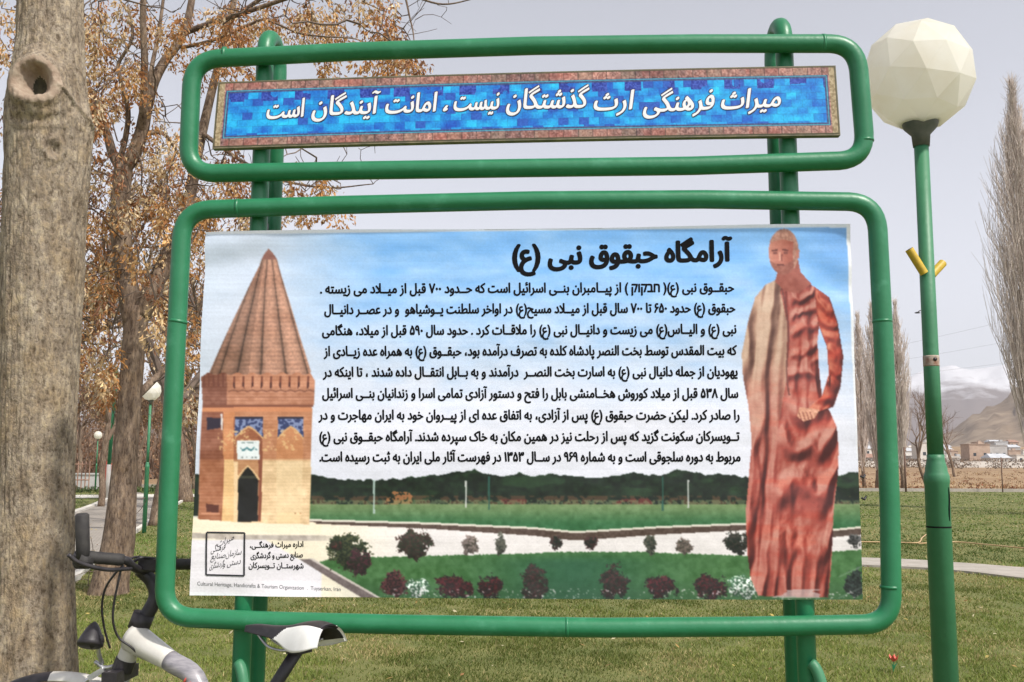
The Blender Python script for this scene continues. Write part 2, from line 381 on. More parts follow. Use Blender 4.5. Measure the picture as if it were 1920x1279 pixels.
# ================================================================== THE SIGN
def rounded(pts, r, n=6):
    """closed polyline in pixel space with rounded corners"""
    P = np.array(pts, float); o = []
    for i in range(len(P)):
        a, b, c = P[i - 1], P[i], P[(i + 1) % len(P)]
        if r[i] == 0: o.append(b); continue
        u = (a - b) / np.linalg.norm(a - b); w = (c - b) / np.linalg.norm(c - b)
        p, q = b + u * r[i], b + w * r[i]
        for t in np.linspace(0, 1, n + 1): o.append((1 - t) ** 2 * p + 2 * t * (1 - t) * (b * 0.93 + (p + q) / 2 * 0.07) + t * t * q)
    return np.array(o)
sign_base = gnd(960, 1800) * 0 + np.array([SO[0], SO[1] + 0.12, 0])
sign = thing('information_sign', sign_base, 'green pipe information board with a blue slogan panel above a large printed banner', 'sign')
TR = 0.0275
lower_px = [(343, 394), (640, 384.5), (1000, 376), (1320, 374), (1643, 379), (1656.5, 640), (1668.5, 950), (1672, 1170), (1400, 1175), (1130, 1177), (750, 1171), (500, 1165), (307, 1156), (316, 930), (330, 650)]
upper_px = [(361, 112), (660, 97), (1000, 86), (1300, 82), (1606, 82), (1624, 300), (1300, 311), (1000, 315), (660, 320), (352, 326)]
def frame_part(name, px, corners, r):
    rr = [r if i in corners else 0 for i in range(len(px))]
    P = rounded(px, rr, 8)
    # resample straight runs a little
    Q = []
    for i in range(len(P)):
        a, b = P[i], P[(i + 1) % len(P)]; k = max(1, int(np.linalg.norm(b - a) // 40))
        for t in range(k): Q.append(a + (b - a) * t / k)
    Q = np.array(Q); pts = sg(Q[:, 0], Q[:, 1])
    vv, ff = tube(pts, TR, 20, False, True)
    return mobj(name, vv, ff, M['green'], sign, smooth=True)
frame_part('banner_frame', lower_px, {0, 4, 7, 12}, 52)
frame_part('slogan_frame', upper_px, {0, 4, 5, 9}, 50)
# weld seams: slightly proud rings on the frame tubes, kept in one small mesh
for p0, p1 in (((333.5, 600), (332.5, 606)), ((1669.3, 1098), (1669.4, 1104)), ((1654, 600), (1654.3, 605)), ((1060, 1176), (1066, 1176)), ((1610 - 70, 81.5), (1546, 81.5)), ((420, 105.5), (426, 105)), ((1620, 262), (1620.6, 267)), ((344 + 100, 390.5), (450, 390.2))):
    mb = MB(); mb.tube([sg(*p0), sg(*p1)], TR + 0.0006, 20); mb.build('weld_seam', M['green'], sign, smooth=True)

def post(top_px, bot_px, apex_y):
    r = 0.0265; sep = 0.155
    off = -(TR + r - 0.002)
    a = on_sg(*top_px, off); b = on_sg(*bot_px, off)
    x = (a + b) / 2
    zt = on_sg(top_px[0], apex_y, off)[2] - sep / 2 - r
    g = np.array([a[0] + (b[0] - a[0]) * 1.0, a[1], 0.0]); 
    fr_b = np.array([b[0], b[1], -0.3]); fr_t = np.array([a[0], a[1], zt])
    back = -SN * sep
    pts = [fr_b, fr_b + (fr_t - fr_b) * 0.5, fr_t]
    for t in np.linspace(0, pi, 13)[1:-1]:
        pts.append(fr_t + back * (0.5 - 0.5 * cos(t)) + np.array([0, 0, sep / 2 * sin(t)]))
    pts += [fr_t + back, fr_b + (fr_t - fr_b) * 0.5 + back, fr_b + back]
    vv, ff = tube(pts, r, 18)
    return mobj('post', vv, ff, M['green'], sign, smooth=True), fr_b, fr_t, back
P1 = post((497, 110), (452, 1230), 42)
P2 = post((1471, 110), (1518, 1230), 18)
# hooped braces low on the posts
for px in (447, 1527):
    b = on_sg(px, 1246, 0.02 - TR); mb = MB(); pth = []
    for t in np.linspace(0, 1, 9): pth.append(b + np.array([0.035 * sin(t * pi / 2), -0.02 - 0.015 * t, -0.30 * t * t - 0.02 * t]) + np.array([-0.005, 0.035, 0]) * (1 - t))
    pth = spline(np.array(pth), 2)
    mb.tube(pth, 0.016, 12); 
    e = pth[-1]; mb.tube([e, e + np.array([0.004, -0.005, -0.25]), np.array([e[0] + 0.004, e[1] - 0.005, -0.1])], 0.016, 12)
    mb.build('brace', M['green_pale'], sign, smooth=True)
# struts between the legs of each post and brackets that hold the frames
for (ob, fb, ft, back) in (P1, P2):
    for k in (0.28, 0.66):
        p = fb + (ft - fb) * k; mb = MB(); mb.tube([p + back * 0.15, p + back * 0.85], 0.011, 10); mb.build('strut', M['green'], sign, smooth=True)
for px, py in ((470, 424), (1474, 408)):
    c = on_sg(px, py, -TR - 0.01); mb = MB(); mb.box(c + np.array([0.02, 0.03, 0.0]), (0.05, 0.012, 0.03)); mb.box(c + np.array([0.02, 0.03, -0.022]), (0.012, 0.03, 0.014)); mb.build('bracket', M['black'], sign)

# ------------------------------------------------------------------ banner: real sheet with folds; the print is its colour attribute
BTL, BTR, BBR, BBL = (383, 433), (1597, 418.5), (1622, 1126), (351, 1118)
def bmap(u, v):                                    # u right, v down -> photo pixel
    a = [(1 - u) * (1 - v) * BTL[k] + u * (1 - v) * BTR[k] + u * v * BBR[k] + (1 - u) * v * BBL[k] for k in (0, 1)]
    a[1] = a[1] + 4 * 4 * u * (1 - u) * v * 0.6 - 2.0 * np.sin(u * 9.0) * (v < 0.001) 
    return a[0], a[1]
BOFF = -0.018
def fold(X, Y):                                    # metres towards the viewer
    z = 0.0016 * np.sin((X * 0.7 + Y) / 34.0) * sst(700, 380, X)
    z = z + 0.0045 * np.sin((Y - 440 + (X - 384) * 0.25) / 16.0) * np.exp(-((X - 384) / 120) ** 2 - ((Y - 440) / 90) ** 2)
    z = z + 0.0028 * np.sin((X * 0.5 - Y) / 15.0) * np.exp(-((X - 1560) / 70) ** 2 - ((Y - 540) / 110) ** 2)
    z = z + 0.0020 * np.sin((Y + 0.03 * X) / 17.0) * sst(560, 440, Y)
    z = z + 0.0016 * np.sin((Y + 0.02 * X + 14 * np.sin(X / 160)) / 31.0)
    z = z + 0.0050 * np.sin(X / 41.0 + 1) * sst(1085, 1126, Y) * sst(1100, 500, X)
    z = z + 0.006 * (fbm(X / 190, Y / 120, 0, 3, 3) - 0.5)
    z = z + 0.0016 * (fbm(X / 40, Y / 26, 0, 13, 2) - 0.5)
    return z
NU, NV = 920, 520
U, V = np.meshgrid(np.linspace(0, 1, NU), np.linspace(0, 1, NV))
BX, BY = bmap(U, V)

def paint_banner(X, Y):
    n1 = fbm(X / 60, Y / 22, 0, 1, 4); n2 = fbm(X / 9, Y / 9, 0, 2, 3); n3 = noise(X / 3.1, Y / 3.1, 0, 4); nb = noise(X / 2.2, Y / 2.0, 0, 8)
    def c3(*c): return np.array(c, float)
    # sky
    t = sst(430, 820, Y + (n1 - 0.5) * 90)[..., None]
    blue = c3(128, 182, 238) + (n1[..., None] - 0.5) * c3(40, 26, 10)
    pale = c3(219, 221, 233)
    img = blue * (1 - t) + pale * t
    lw = (sst(760, 470, X + (Y - 430) * 0.15) * 0.92)[..., None]
    img = img * (1 - lw) + c3(203, 211, 226) * lw
    dk = (sst(1480, 1600, X) * sst(560, 430, Y) * 0.38)[..., None]; img = img * (1 - dk) + c3(82, 132, 200) * dk
    wy = (0.14 * np.exp(-((Y - 440) / 14) ** 2) * sst(700, 850, X))[..., None]; img = img * (1 - wy) + c3(110, 160, 215) * wy
    def put(mask, col, a=1.0):
        nonlocal img
        w = (mask.astype(float) * a)[..., None]; img = img * (1 - w) + np.asarray(col, float) * w
    # far tree belt
    tx = [340, 372, 581, 624, 709, 787, 843, 889, 932, 978, 1006, 1031, 1084, 1141, 1176, 1240, 1271, 1324, 1372, 1395, 1579, 1612, 1640]
    ty = [890, 888, 888, 899, 901, 894, 888, 881, 894, 887, 894, 888, 894, 894, 887, 891, 880, 891, 889, 896, 891, 885, 890]
    top = np.interp(X, tx, ty) + (noise(X / 7, 0 * X, 0, 6) - 0.5) * 5
    belt = (Y > top) & (Y < 948)
    g = n2[..., None]; gcol = c3(6, 14, 10) * (1 - g) + c3(32, 52, 34) * g
    gl = (sst(0.52, 0.7, n1) * 0.45)[..., None]; gcol = gcol * (1 - gl) + c3(52, 84, 52) * gl
    put(belt, gcol)
    br = (Y > 930) & (Y < 950) & (n2 > 0.5); put(br, c3(96, 62, 44), 0.6)
    oc = ((X - 748) / 26) ** 2 + ((Y - 938) / 17) ** 2 < 0.4 + n2; put(oc & (n3 > 0.35), c3(176, 112, 70), 0.8)
    for rx0, rx1 in ((938, 998), (1155, 1225)): put((X > rx0) & (X < rx1) & (Y > 936) & (Y < 952) & (n2 > 0.35), c3(98, 40, 38), 0.75)
    # middle lawn
    k = sst(945, 990, Y)[..., None]
    put((Y > 946), (c3(104, 128, 84) * (1 - k) + c3(44, 98, 58) * k) + (n2[..., None] - 0.5) * 40)
    put((Y > 938) & (Y < 948) & (n3 > 0.4), c3(120, 134, 96), 0.5)
    for px_, y0, y1, cc, w_ in ((699, 900, 964, c3(170, 190, 185), 1.7), (872.5, 902, 953, c3(206, 208, 205), 1.6), (916, 893, 957, c3(40, 86, 76), 1.6), (1244, 893, 958, c3(38, 84, 74), 1.7), (1292, 900, 953, c3(196, 198, 196), 1.7)):
        put((np.abs(X - px_) < w_) & (Y > y0) & (Y < y1), cc, 0.9)
    # kerb line and pale drive
    ky = np.interp(X, [340, 578, 800, 1000, 1072, 1090, 1240, 1400, 1560, 1640], [968, 974, 980, 989, 996, 996, 987, 981, 993, 985])
    sw = np.interp(X, [560, 800, 1080, 1400, 1620], [4, 8, 14, 10, 12])
    put((Y > ky) & (Y < ky + 4), c3(214, 208, 196)); put((Y >= ky + 4) & (Y < ky + 4 + sw), c3(78, 62, 54) + (n3[..., None] - .5) * 30)
    q = sst(560, 820, X)[..., None]
    put(Y >= ky + 4 + sw, (c3(236, 226, 204) * (1 - q) + c3(224, 219, 219) * q) + (n2[..., None] - .5) * 12)
    # lower lawn
    ly = np.interp(X, [580, 640, 700, 760, 900, 1010, 1040, 1200, 1400, 1625], [1060, 1042, 1046, 1044, 1041, 1038, 1036, 1036, 1043, 1032]) + (n3 - .5) * 3
    low = (Y > ly) & (X > 585 + (Y - 1052) * 1.72)
    lg = c3(66, 108, 62) + (n2[..., None] - .5) * 46
    te = (np.exp(-((X - 1075) / 150) ** 2) * sst(1030, 1060, Y))[..., None]; lg = lg * (1 - te * .7) + c3(36, 84, 66) * te * .7
    dw = sst(1070, 1126, Y)[..., None]; lg = lg * (1 - dw * .35) + c3(34, 62, 44) * dw * .35
    put(low, lg)
    d = (Y - 1052) * 1.72 + 588
    put((Y > 1048) & (X < d + 2) & (X > d - 7), c3(200, 190, 184)); put((Y > 1050) & (X <= d - 6) & (X > d - 26 - (Y - 1050) * 0.12), c3(112, 100, 100) + (n3[..., None] - .5) * 30)
    # printed strip behind the office text
    put((X < 600 - (Y - 990) * .2) & (Y > 984) & (Y < 1000), c3(238, 226, 200)); 
    bandt = np.interp(X, [350, 450, 600, 800], [1000, 1003, 1005, 1012]); put((Y > bandt) & (Y < bandt + 10) & (X < 640), c3(168, 158, 152) + (n2[..., None] - .5) * 90, 0.8 * sst(660, 560, X))
    put((Y > 1013) & (X < d - 26 - np.maximum(0, Y - 1050) * .12) & (X < 600), c3(228, 224, 230))
    # shrubs and flowers
    def bush(cx, cy, rx, ry, c1, c2, th=0.5, dens=1.0):
        cy = cy + ry * .10; rx, ry = rx * .84, ry * .90
        rr = ((X - cx) / rx) ** 2 + ((Y - cy) / ry) ** 2
        ww = fbm(X / 13 + cx, Y / 10, 0, 19, 3); mk = rr + (nb - 0.5) * .8 + (ww - 0.5) * 1.9 < dens * .92
        lt = (0.72 + .5 * noise(X / 4.5 + cx, Y / 4.0, 0, 23) + .25 * np.clip((cy - Y) / ry, -1, 1))[..., None]; put(mk, np.where((nb > th)[..., None], c3(*c1), c3(*c2)) * lt)
    for a in ((650, 1034, 46, 40, (24, 36, 24), (62, 66, 44), .5), (628, 1022, 16, 12, (90, 44, 44), (40, 40, 30), .6), (672, 1052, 24, 30, (34, 36, 30), (70, 40, 48), .5),
              (776, 1018, 38, 30, (38, 46, 34), (60, 44, 40), .5), (880, 1020, 18, 20, (64, 60, 52), (120, 108, 104), .6), (937, 1019, 12, 21, (40, 46, 40), (84, 84, 76), .6),
              (1042, 1017, 14, 17, (24, 34, 28), (60, 44, 44), .5), (1108, 1017, 15, 17, (26, 32, 28), (66, 44, 44), .5), (1221, 1019, 13, 20, (36, 46, 38), (84, 84, 74), .6), (1284, 1021, 18, 20, (60, 60, 52), (110, 98, 92), .6),
              (1384, 1016, 27, 26, (22, 32, 26), (52, 48, 44), .5), (1603, 1012, 17, 15, (28, 30, 30), (84, 84, 84), .6),
              (741, 1096, 34, 30, (34, 26, 28), (82, 46, 50), .55), (850, 1098, 42, 27, (70, 30, 36), (38, 30, 32), .45), (920, 1100, 27, 26, (74, 32, 38), (36, 30, 34), .5), (1000, 1092, 30, 36, (62, 40, 42), (38, 44, 40), .5),
              (1152, 1092, 32, 36, (62, 40, 42), (36, 42, 38), .5), (1240, 1101, 36, 24, (70, 32, 38), (36, 32, 34), .5), (1334, 1099, 38, 27, (70, 32, 38), (36, 34, 34), .5), (1606, 1092, 22, 34, (24, 30, 30), (48, 60, 56), .5)): bush(*a)
    for cx in (783, 1388, 1408): bush(cx, 1101, 25, 25, (214, 220, 216), (60, 92, 70), .5)
    put((Y > 1106) & (X > 712) & (n3 > 0.74) & (nb > 0.6), c3(206, 196, 200), .8)
    put((X > 1575) & (Y > 1046) & (np.abs(((X - 1575) * 0.45 + (Y - 1122)) % 40) < 3), c3(150, 164, 158), .35)
    # ---------------- brick tomb tower
    put((X < 373) & (Y > 905) & (Y < 968), c3(22, 34, 26))
    put(poly_mask(X, Y, [(357, 984), (357, 972), (590, 980), (590, 1001), (357, 998)]), c3(236, 224, 200))
    shaft = poly_mask(X, Y, [(377, 730), (583, 730), (578, 984), (460, 981), (366, 974)])
    brick = (n2[..., None] - .5) * 40 + ((np.floor(Y / 3.2) % 2)[..., None] - .5) * 10 + (n1[..., None] - .5) * 36
    up = sst(858, 866, Y)[..., None]
    put(shaft, (c3(190, 124, 84) * (1 - up) + c3(226, 190, 142) * up) + brick)
    left = shaft & (X < 434 - (Y - 760) * 0.06)
    put(left, (c3(142, 80, 56) * (1 - up) + c3(168, 100, 66) * up) + brick)
    put(shaft & (X > 411 + (980 - Y) * .05) & (X < 440) & (Y > 862), c3(234, 186, 124) + brick * .6)
    put(shaft & (X > 415) & (X < 437) & (Y < 862), c3(206, 130, 80) + brick * .6)
    put(shaft & (Y > 955) & (X > 516) & (X < 560), c3(240, 208, 154), .6)
    put(shaft & (X > 549) & (X < 552) & (Y > 790) & (Y < 964), c3(150, 92, 56), .8); put(shaft & (X > 559) & (X < 562) & (Y > 790) & (Y < 964), c3(176, 112, 66), .7)
    put(poly_mask(X, Y, [(382, 960), (382, 945), (406, 948), (406, 963)]), c3(96, 48, 38)); put(poly_mask(X, Y, [(372, 962), (408, 962), (408, 966), (372, 966)]), c3(206, 136, 100))
    # recesses
    rec = poly_mask(X, Y, [(435, 782), (490, 782), (486, 978), (434, 978)]); put(rec, (c3(156, 88, 54) * (1 - up) + c3(192, 134, 88) * up) + brick * .7)
    put(rec & (X < 442) & (Y > 865), c3(238, 200, 150)); put(rec & (X > 481), c3(138, 72, 48))
    rec2 = poly_mask(X, Y, [(516, 782), (566, 782), (563, 962), (514, 962)]); put(rec2, (c3(198, 128, 80) * (1 - up) + c3(230, 198, 150) * up) + brick * .5)
    tile = np.where((n3 > .56)[..., None], c3(120, 134, 178), c3(44, 56, 104))
    for x0, x1 in ((437, 490), (518, 566)):
        xm = (x0 + x1) / 2; hw = (x1 - x0) / 2
        arch = 800 + np.abs(X - xm) / hw * 22 * (0.5 + 0.5 * np.abs(X - xm) / hw) + 0 * Y
        put((X > x0) & (X < x1) & (Y > 782) & (Y < arch + 2), c3(212, 160, 104))
        put((X > x0) & (X < x1) & (Y > 784) & (Y < arch - 2), tile)
        put((X > x0) & (X < x1) & (Y > 781) & (Y < 785), c3(38, 34, 52))
    put(poly_mask(X, Y, [(384, 782), (411, 784), (410, 802), (384, 806)]), c3(46, 36, 54)); put(poly_mask(X, Y, [(410, 776), (414, 776), (414, 806), (411, 806)]), c3(214, 206, 206))
    put((Y > 806) & (Y < 846) & shaft & (n3 > .66) & (X > 405) & (X < 556) & (n2 > .5), c3(226, 184, 120), .75)
    # plaque
    put(poly_mask(X, Y, [(441, 826), (483, 826), (483, 862), (441, 862)]), c3(222, 230, 232))
    put((X > 448) & (X < 478) & (np.abs(Y - 842 + 2 * np.sin(X / 2.2)) < 2.0) & (n3 > .3), c3(70, 130, 140)); put((X > 446) & (X < 479) & (np.abs(Y - 830) < .8) & (nb > .4), c3(130, 150, 150)); put((X > 444) & (X < 480) & (np.abs(Y - 858) < 1) & (nb > .5), c3(110, 120, 124))
    # door
    dw_ = 19; yd = 876 + np.where(np.abs(X - 461) < dw_, 24 * (np.abs(X - 461) / dw_) ** 1.25, 999)
    put((np.abs(X - 461) < 22) & (Y > 872 + np.minimum(30, 24 * (np.abs(X - 461) / 21) ** 1.25)) & (Y < 900), c3(236, 196, 140), .8)
    put((Y > yd) & (Y < 979), c3(24, 23, 22) + (n2[..., None] - .5) * 14); put((Y > yd) & (Y > 892) & (Y < 897), c3(56, 58, 46))
    # cornice and fluted cone
    cor = poly_mask(X, Y, [(372, 706), (386, 697), (578, 697), (588, 714), (585, 762), (376, 764)])
    put(cor, c3(182, 118, 86) + brick); put(cor & (X < 421), c3(136, 80, 60) + brick)
    put(cor & (Y > 758), c3(128, 70, 48)); put(shaft & (Y > 763) & (Y < 772), c3(206, 128, 82)); put(cor & (Y < 726) & (X > 430), c3(196, 128, 94) + brick)
    tooth = ((X - 380) % 17.5 < 4.2) & (Y > 704) & (Y < 726 + 2 * np.sin(X)) & cor & (X > 424); put(tooth, c3(126, 66, 48)); put(tooth & (Y > 716), c3(86, 44, 36))
    zz_ = 730 + 3.5 * np.abs(((X - 424) / 9.0) % 2 - 1); put(cor & (X > 424) & (np.abs(Y - zz_) < 1.2), c3(112, 62, 46), .7); put(cor & (np.abs(Y - 744) < .8), c3(140, 84, 60), .6)
    put(cor & (X < 421) & ((X - 376) % 9 < 3) & (Y < 724), c3(110, 56, 42))
    base_ = 697 + 5 * np.sin(np.clip((X - 385) / 197, 0, 1) * 7 * pi) ** 2
    cone = poly_mask(X, Y, [(500, 464), (507, 470), (516, 484), (520, 500), (583, 706), (480, 706), (384, 706), (482, 496), (486, 484), (494, 470)]) & (Y < base_)
    fl = np.clip((X - 500) / (np.maximum(Y - 430, 10) * (0.405)), -1, 1); ang = np.arcsin(fl) * 6.2 / pi * 1.15 + .35
    ph = ang - np.floor(ang)
    shd = 0.72 + 0.36 * np.sin(ph * pi) ** .6; shd = np.where(ph < .09, 0.55, shd); shd = shd * (1.02 - 0.16 * (fl < -.35) + 0.05 * fl)
    rows = 1 + 0.10 * ((np.floor(Y / 4.0) % 2) - .5) * sst(470, 620, Y) + (n3 - .5) * .22
    put(cone, c3(176, 126, 102) * (shd * rows)[..., None] + (n1[..., None] - .5) * 40)
    put(cone & (Y < 484), c3(150, 96, 84) + (n2[..., None] - .5) * 40)
    tw_ = ((X < 590) & (Y > 462) & (Y < 985) & (shaft | cor | cone))[..., None]; gm = img.mean(-1, keepdims=True); img = np.where(tw_, img * .84 + gm * .16, img)
    # ---------------- plain robed statue figure (generic stand-in)
    cx = np.interp(Y, [420, 540, 700, 860, 1000, 1125], [1474, 1484, 1488, 1486, 1482, 1484])
    body = poly_mask(X, Y, [(1458, 522), (1438, 532), (1418, 556), (1404, 604), (1393, 662), (1396, 706), (1406, 762), (1412, 830), (1406, 900), (1400, 962), (1404, 1040), (1410, 1086), (1424, 1119), (1556, 1122), (1562, 1060), (1566, 960), (1575, 890), (1576, 840), (1572, 800), (1560, 772), (1546, 752), (1540, 700), (1536, 640), (1540, 600), (1546, 560), (1530, 536), (1508, 522)])
    # cloth relief lit from the upper left, as in a photograph of carved stone
    w1 = fbm(X / 50, Y / 130, 0, 31, 3); w2 = fbm(X / 26, Y / 60, 0, 33, 3); w3 = fbm(X / 15, Y / 22, 0, 35, 3)
    rg_ = lambda q: .5 + .5 * np.cos(pi * q)
    ver = rg_((X - cx) / 24 + 2.6 * w1 + (Y - 560) * .0058 * np.tanh((cx - X) / 30)) ** 1.2
    ver2 = rg_((X - cx) / 11.0 + 3 * w1 + Y / 160) ** 1.8
    cat = Y - 90 * np.sqrt(np.clip(1 - ((X - 1512 + (Y - 800) * .10) / 80) ** 2, 0, 1))
    drp = rg_(cat / 50 + 2.2 * w1 + .15 * w3) ** 1.3
    mid = sst(1452, 1482, X + (Y - 800) * .08) * sst(735, 790, Y) * sst(1090, 990, Y)
    up_ = sst(1482, 1494, X) * sst(690, 660, Y)
    drp2 = rg_((Y + (X - 1500) * .55) / 17 + 2.4 * w2) ** 1.6
    H = 15 * np.sqrt(np.clip(1 - ((X - cx) / 100) ** 2, 0, 1)) + (16 * ver + 4 * ver2) * (1 - .75 * mid) * (1 - .6 * up_) + 21 * drp * mid + 8 * drp2 * up_ + 2.5 * w3
    slv = poly_mask(X, Y, [(1530, 536), (1558, 556), (1574, 604), (1585, 668), (1580, 724), (1566, 762), (1530, 776), (1512, 770), (1544, 744), (1558, 700), (1554, 650), (1538, 606)])
    ax_ = np.interp(Y, [540, 620, 700, 770], [1548, 1564, 1568, 1540]); H = np.where(slv, 26 * np.sqrt(np.clip(1 - ((X - ax_) / 24) ** 2, 0, 1)) + 6 * rg_((Y - X * .4) / 15 + 3 * w2) + 12, H)
    belt_ = np.exp(-((Y - 702 - (X - 1520) * .10 + 5 * np.sin(X / 14)) / 9) ** 2) * (X > 1480) * (X < 1560); H = H + 10 * belt_
    sx_ = np.abs(np.gradient(X, axis=1)).mean(); sy_ = np.abs(np.gradient(Y, axis=0)).mean()
    gx_ = np.gradient(H, axis=1) / sx_; gy_ = np.gradient(H, axis=0) / sy_
    nl = (0.50 * gx_ * 1.0 * 1.0 + 0.62 * gy_ + 0.75) / np.sqrt(1 + gx_ ** 2 + gy_ ** 2)
    sh = np.clip(.08 + .68 * nl + (n2 - .5) * .12, 0, 1)[..., None]
    deep, mids, hi_ = c3(64, 20, 20), c3(154, 70, 60), c3(220, 178, 162)
    ter = np.where(sh < .5, deep * (1 - 2 * sh) + mids * 2 * sh, mids * (2 - 2 * sh) + hi_ * (2 * sh - 1))
    red = (sst(.5, .72, n1) * .5)[..., None]; ter = ter * (1 - red) + ter * c3(1.06, .74, .66) * red
    put(body | slv, ter)
    cloak = body & poly_mask(X, Y, [(1470, 512), (1400, 540), (1380, 660), (1400, 770), (1418, 900), (1440, 900), (1462, 800), (1480, 700), (1478, 600), (1466, 545)])
    cw = (sst(880, 640, Y + (w1 - .5) * 160) * .85)[..., None]; pal = np.where(sh < .5, c3(92, 62, 52) * (1 - 2 * sh) + c3(178, 150, 128) * 2 * sh, c3(178, 150, 128) * (2 - 2 * sh) + c3(232, 216, 192) * (2 * sh - 1))
    w = cloak.astype(float)[..., None] * cw; img = img * (1 - w) + pal * w
    edge = np.abs((X - 1472) - (Y - 530) * 0.06 - 4 * np.sin(Y / 30)); put(body & (edge < 1.8) & (Y > 524) & (Y < 740), c3(92, 48, 44), .7)
    put(slv, img * c3(1.04, .90, .80))
    put(poly_mask(X, Y, [(1502, 764), (1520, 764), (1540, 768), (1530, 784), (1510, 790), (1497, 780)]), c3(206, 150, 124) + (n3[..., None] - .5) * 50)
    for q_ in range(4): put((np.abs(X - 1502 - q_ * 7 - (Y - 775) * .3) < 1.0) & (Y > 772) & (Y < 788), c3(120, 58, 46), .8)
    put(poly_mask(X, Y, [(1425, 1122), (1440, 1108), (1540, 1106), (1560, 1122)]) & (n1 > .4), c3(186, 172, 172), .7)
    # head and neck, plain
    put(poly_mask(X, Y, [(1464, 494), (1500, 486), (1504, 508), (1524, 530), (1500, 548), (1474, 544), (1456, 526)]), c3(150, 82, 70) + (n2[..., None] - .5) * 30)
    hr = ((X - 1472) / 28) ** 2 + ((Y - 470) / 42) ** 2
    hs_ = np.clip((X - 1446) / 54, 0, 1)[..., None]; put(hr < 1, c3(190, 126, 108) * (1 - hs_) + c3(150, 76, 62) * hs_ + (n2[..., None] - .5) * 30)
    hair = (hr < 1.06) & ((Y < 446 + np.abs(X - 1470) * .25) | (X > 1490)); put(hair, c3(168, 122, 106) + (n3[..., None] - .5) * 50)
    put((hr < 1.05) & (Y > 497 - np.abs(X - 1468) * .5) & (np.abs(X - 1468) < 24) & (Y > 478), c3(132, 78, 66) + (n3[..., None] - .5) * 36, .7)
    put((np.abs(Y - 466 - .02 * (X - 1468) ** 2 * .2) < 1.5) & (np.abs(np.abs(X - 1466) - 10) < 6), c3(84, 40, 36), .85); put((np.abs(Y - 472) < 1.8) & (np.abs(np.abs(X - 1466) - 10) < 4), c3(104, 54, 48), .8)
    put((np.abs(X - 1465) < 2.2) & (Y > 470) & (Y < 486), c3(214, 160, 140), .8); put((np.abs(X - 1469) < 1.4) & (Y > 474) & (Y < 487), c3(112, 56, 50), .7); put((np.abs(Y - 494) < 1.3) & (np.abs(X - 1466) < 7), c3(84, 38, 36), .9); put((np.abs(X - 1499) < 3) & (np.abs(Y - 474) < 8), c3(176, 112, 96))
    # white hem
    img_h = c3(232, 234, 238)
    hm = (X > 1590 + (Y - 420) * 0.047) & (Y < 860); put(hm, img_h)
    put(Y < np.interp(X, [383, 1597], [437, 424]), img_h, .9); put((Y > np.interp(X, [351, 620], [1112, 1122])) & (X < 640), img_h, .8)
    # halftone softness of the enlarged print
    for _ in range(1):
        P_ = np.pad(img, ((1, 1), (1, 1), (0, 0)), mode='edge'); P_ = (P_[:-2] + 2 * P_[1:-1] + P_[2:]) / 4; img = (P_[:, :-2] + 2 * P_[:, 1:-1] + P_[:, 2:]) / 4
    # printer banding and dirt
    img = img * (1 + (noise(X / 400, Y / 2.5, 0, 41) - .5) * .035)[..., None] * (1 + (nb - .5) * .05)[..., None]
    return np.clip(img, 3, 250)
bcol = lin(paint_banner(BX, BY)) * 0.98
v = sg(BX, BY, BOFF + fold(BX, BY)).reshape(-1, 3)
i = np.arange(NV - 1)[:, None] * NU + np.arange(NU - 1)[None, :]
f = np.stack([i, i + NU, i + NU + 1, i + 1], -1).reshape(-1, 4)
banner = mobj('banner', v, f, M['banner'], sign, smooth=True, col=bcol.reshape(-1, 3))

# ------------------------------------------------------------------ lettering: shape Arabic script by hand, set with the built-in font
FORMS = {}
for cp in list(range(0xFB50, 0xFC00)) + list(range(0xFE80, 0xFEFD)):
    d = ud.decomposition(chr(cp)).split()
    if d and d[0] in ('<isolated>', '<final>', '<initial>', '<medial>'):
        FORMS.setdefault(''.join(chr(int(x, 16)) for x in d[1:]), {})[d[0][1:4]] = chr(cp)
def shape(t):
    L = []; i = 0
    while i < len(t):
        if t[i] == '\u0644' and i + 1 < len(t) and t[i + 1] in '\u0627\u0622': L.append(t[i:i + 2]); i += 2
        else: L.append(t[i]); i += 1
    dual = lambda c: c == '\u0640' or 'ini' in FORMS.get(c, {})
    joins = lambda c: c == '\u0640' or 'fin' in FORMS.get(c, {})
    out = []
    for k, c in enumerate(L):
        if c not in FORMS: out.append(c); continue
        pj = k > 0 and dual(L[k - 1]) and joins(c); nj = k + 1 < len(L) and dual(c) and joins(L[k + 1])
        key = 'med' if pj and nj else 'fin' if pj else 'ini' if nj else 'iso'
        out.append(FORMS[c].get(key) or FORMS[c].get('iso') or c)
    vis = []; k = 0
    isd = lambda c: c in '0123456789' or '\u06f0' <= c <= '\u06f9'
    while k < len(out):
        if isd(out[k]):
            j = k
            while j < len(out) and isd(out[j]): j += 1
            vis.append(''.join(out[k:j])); k = j
        else:
            vis.append({'(': ')', ')': '('}.get(out[k], out[k])); k += 1
    return ''.join(reversed(vis))
from mathutils.geometry import delaunay_2d_cdt
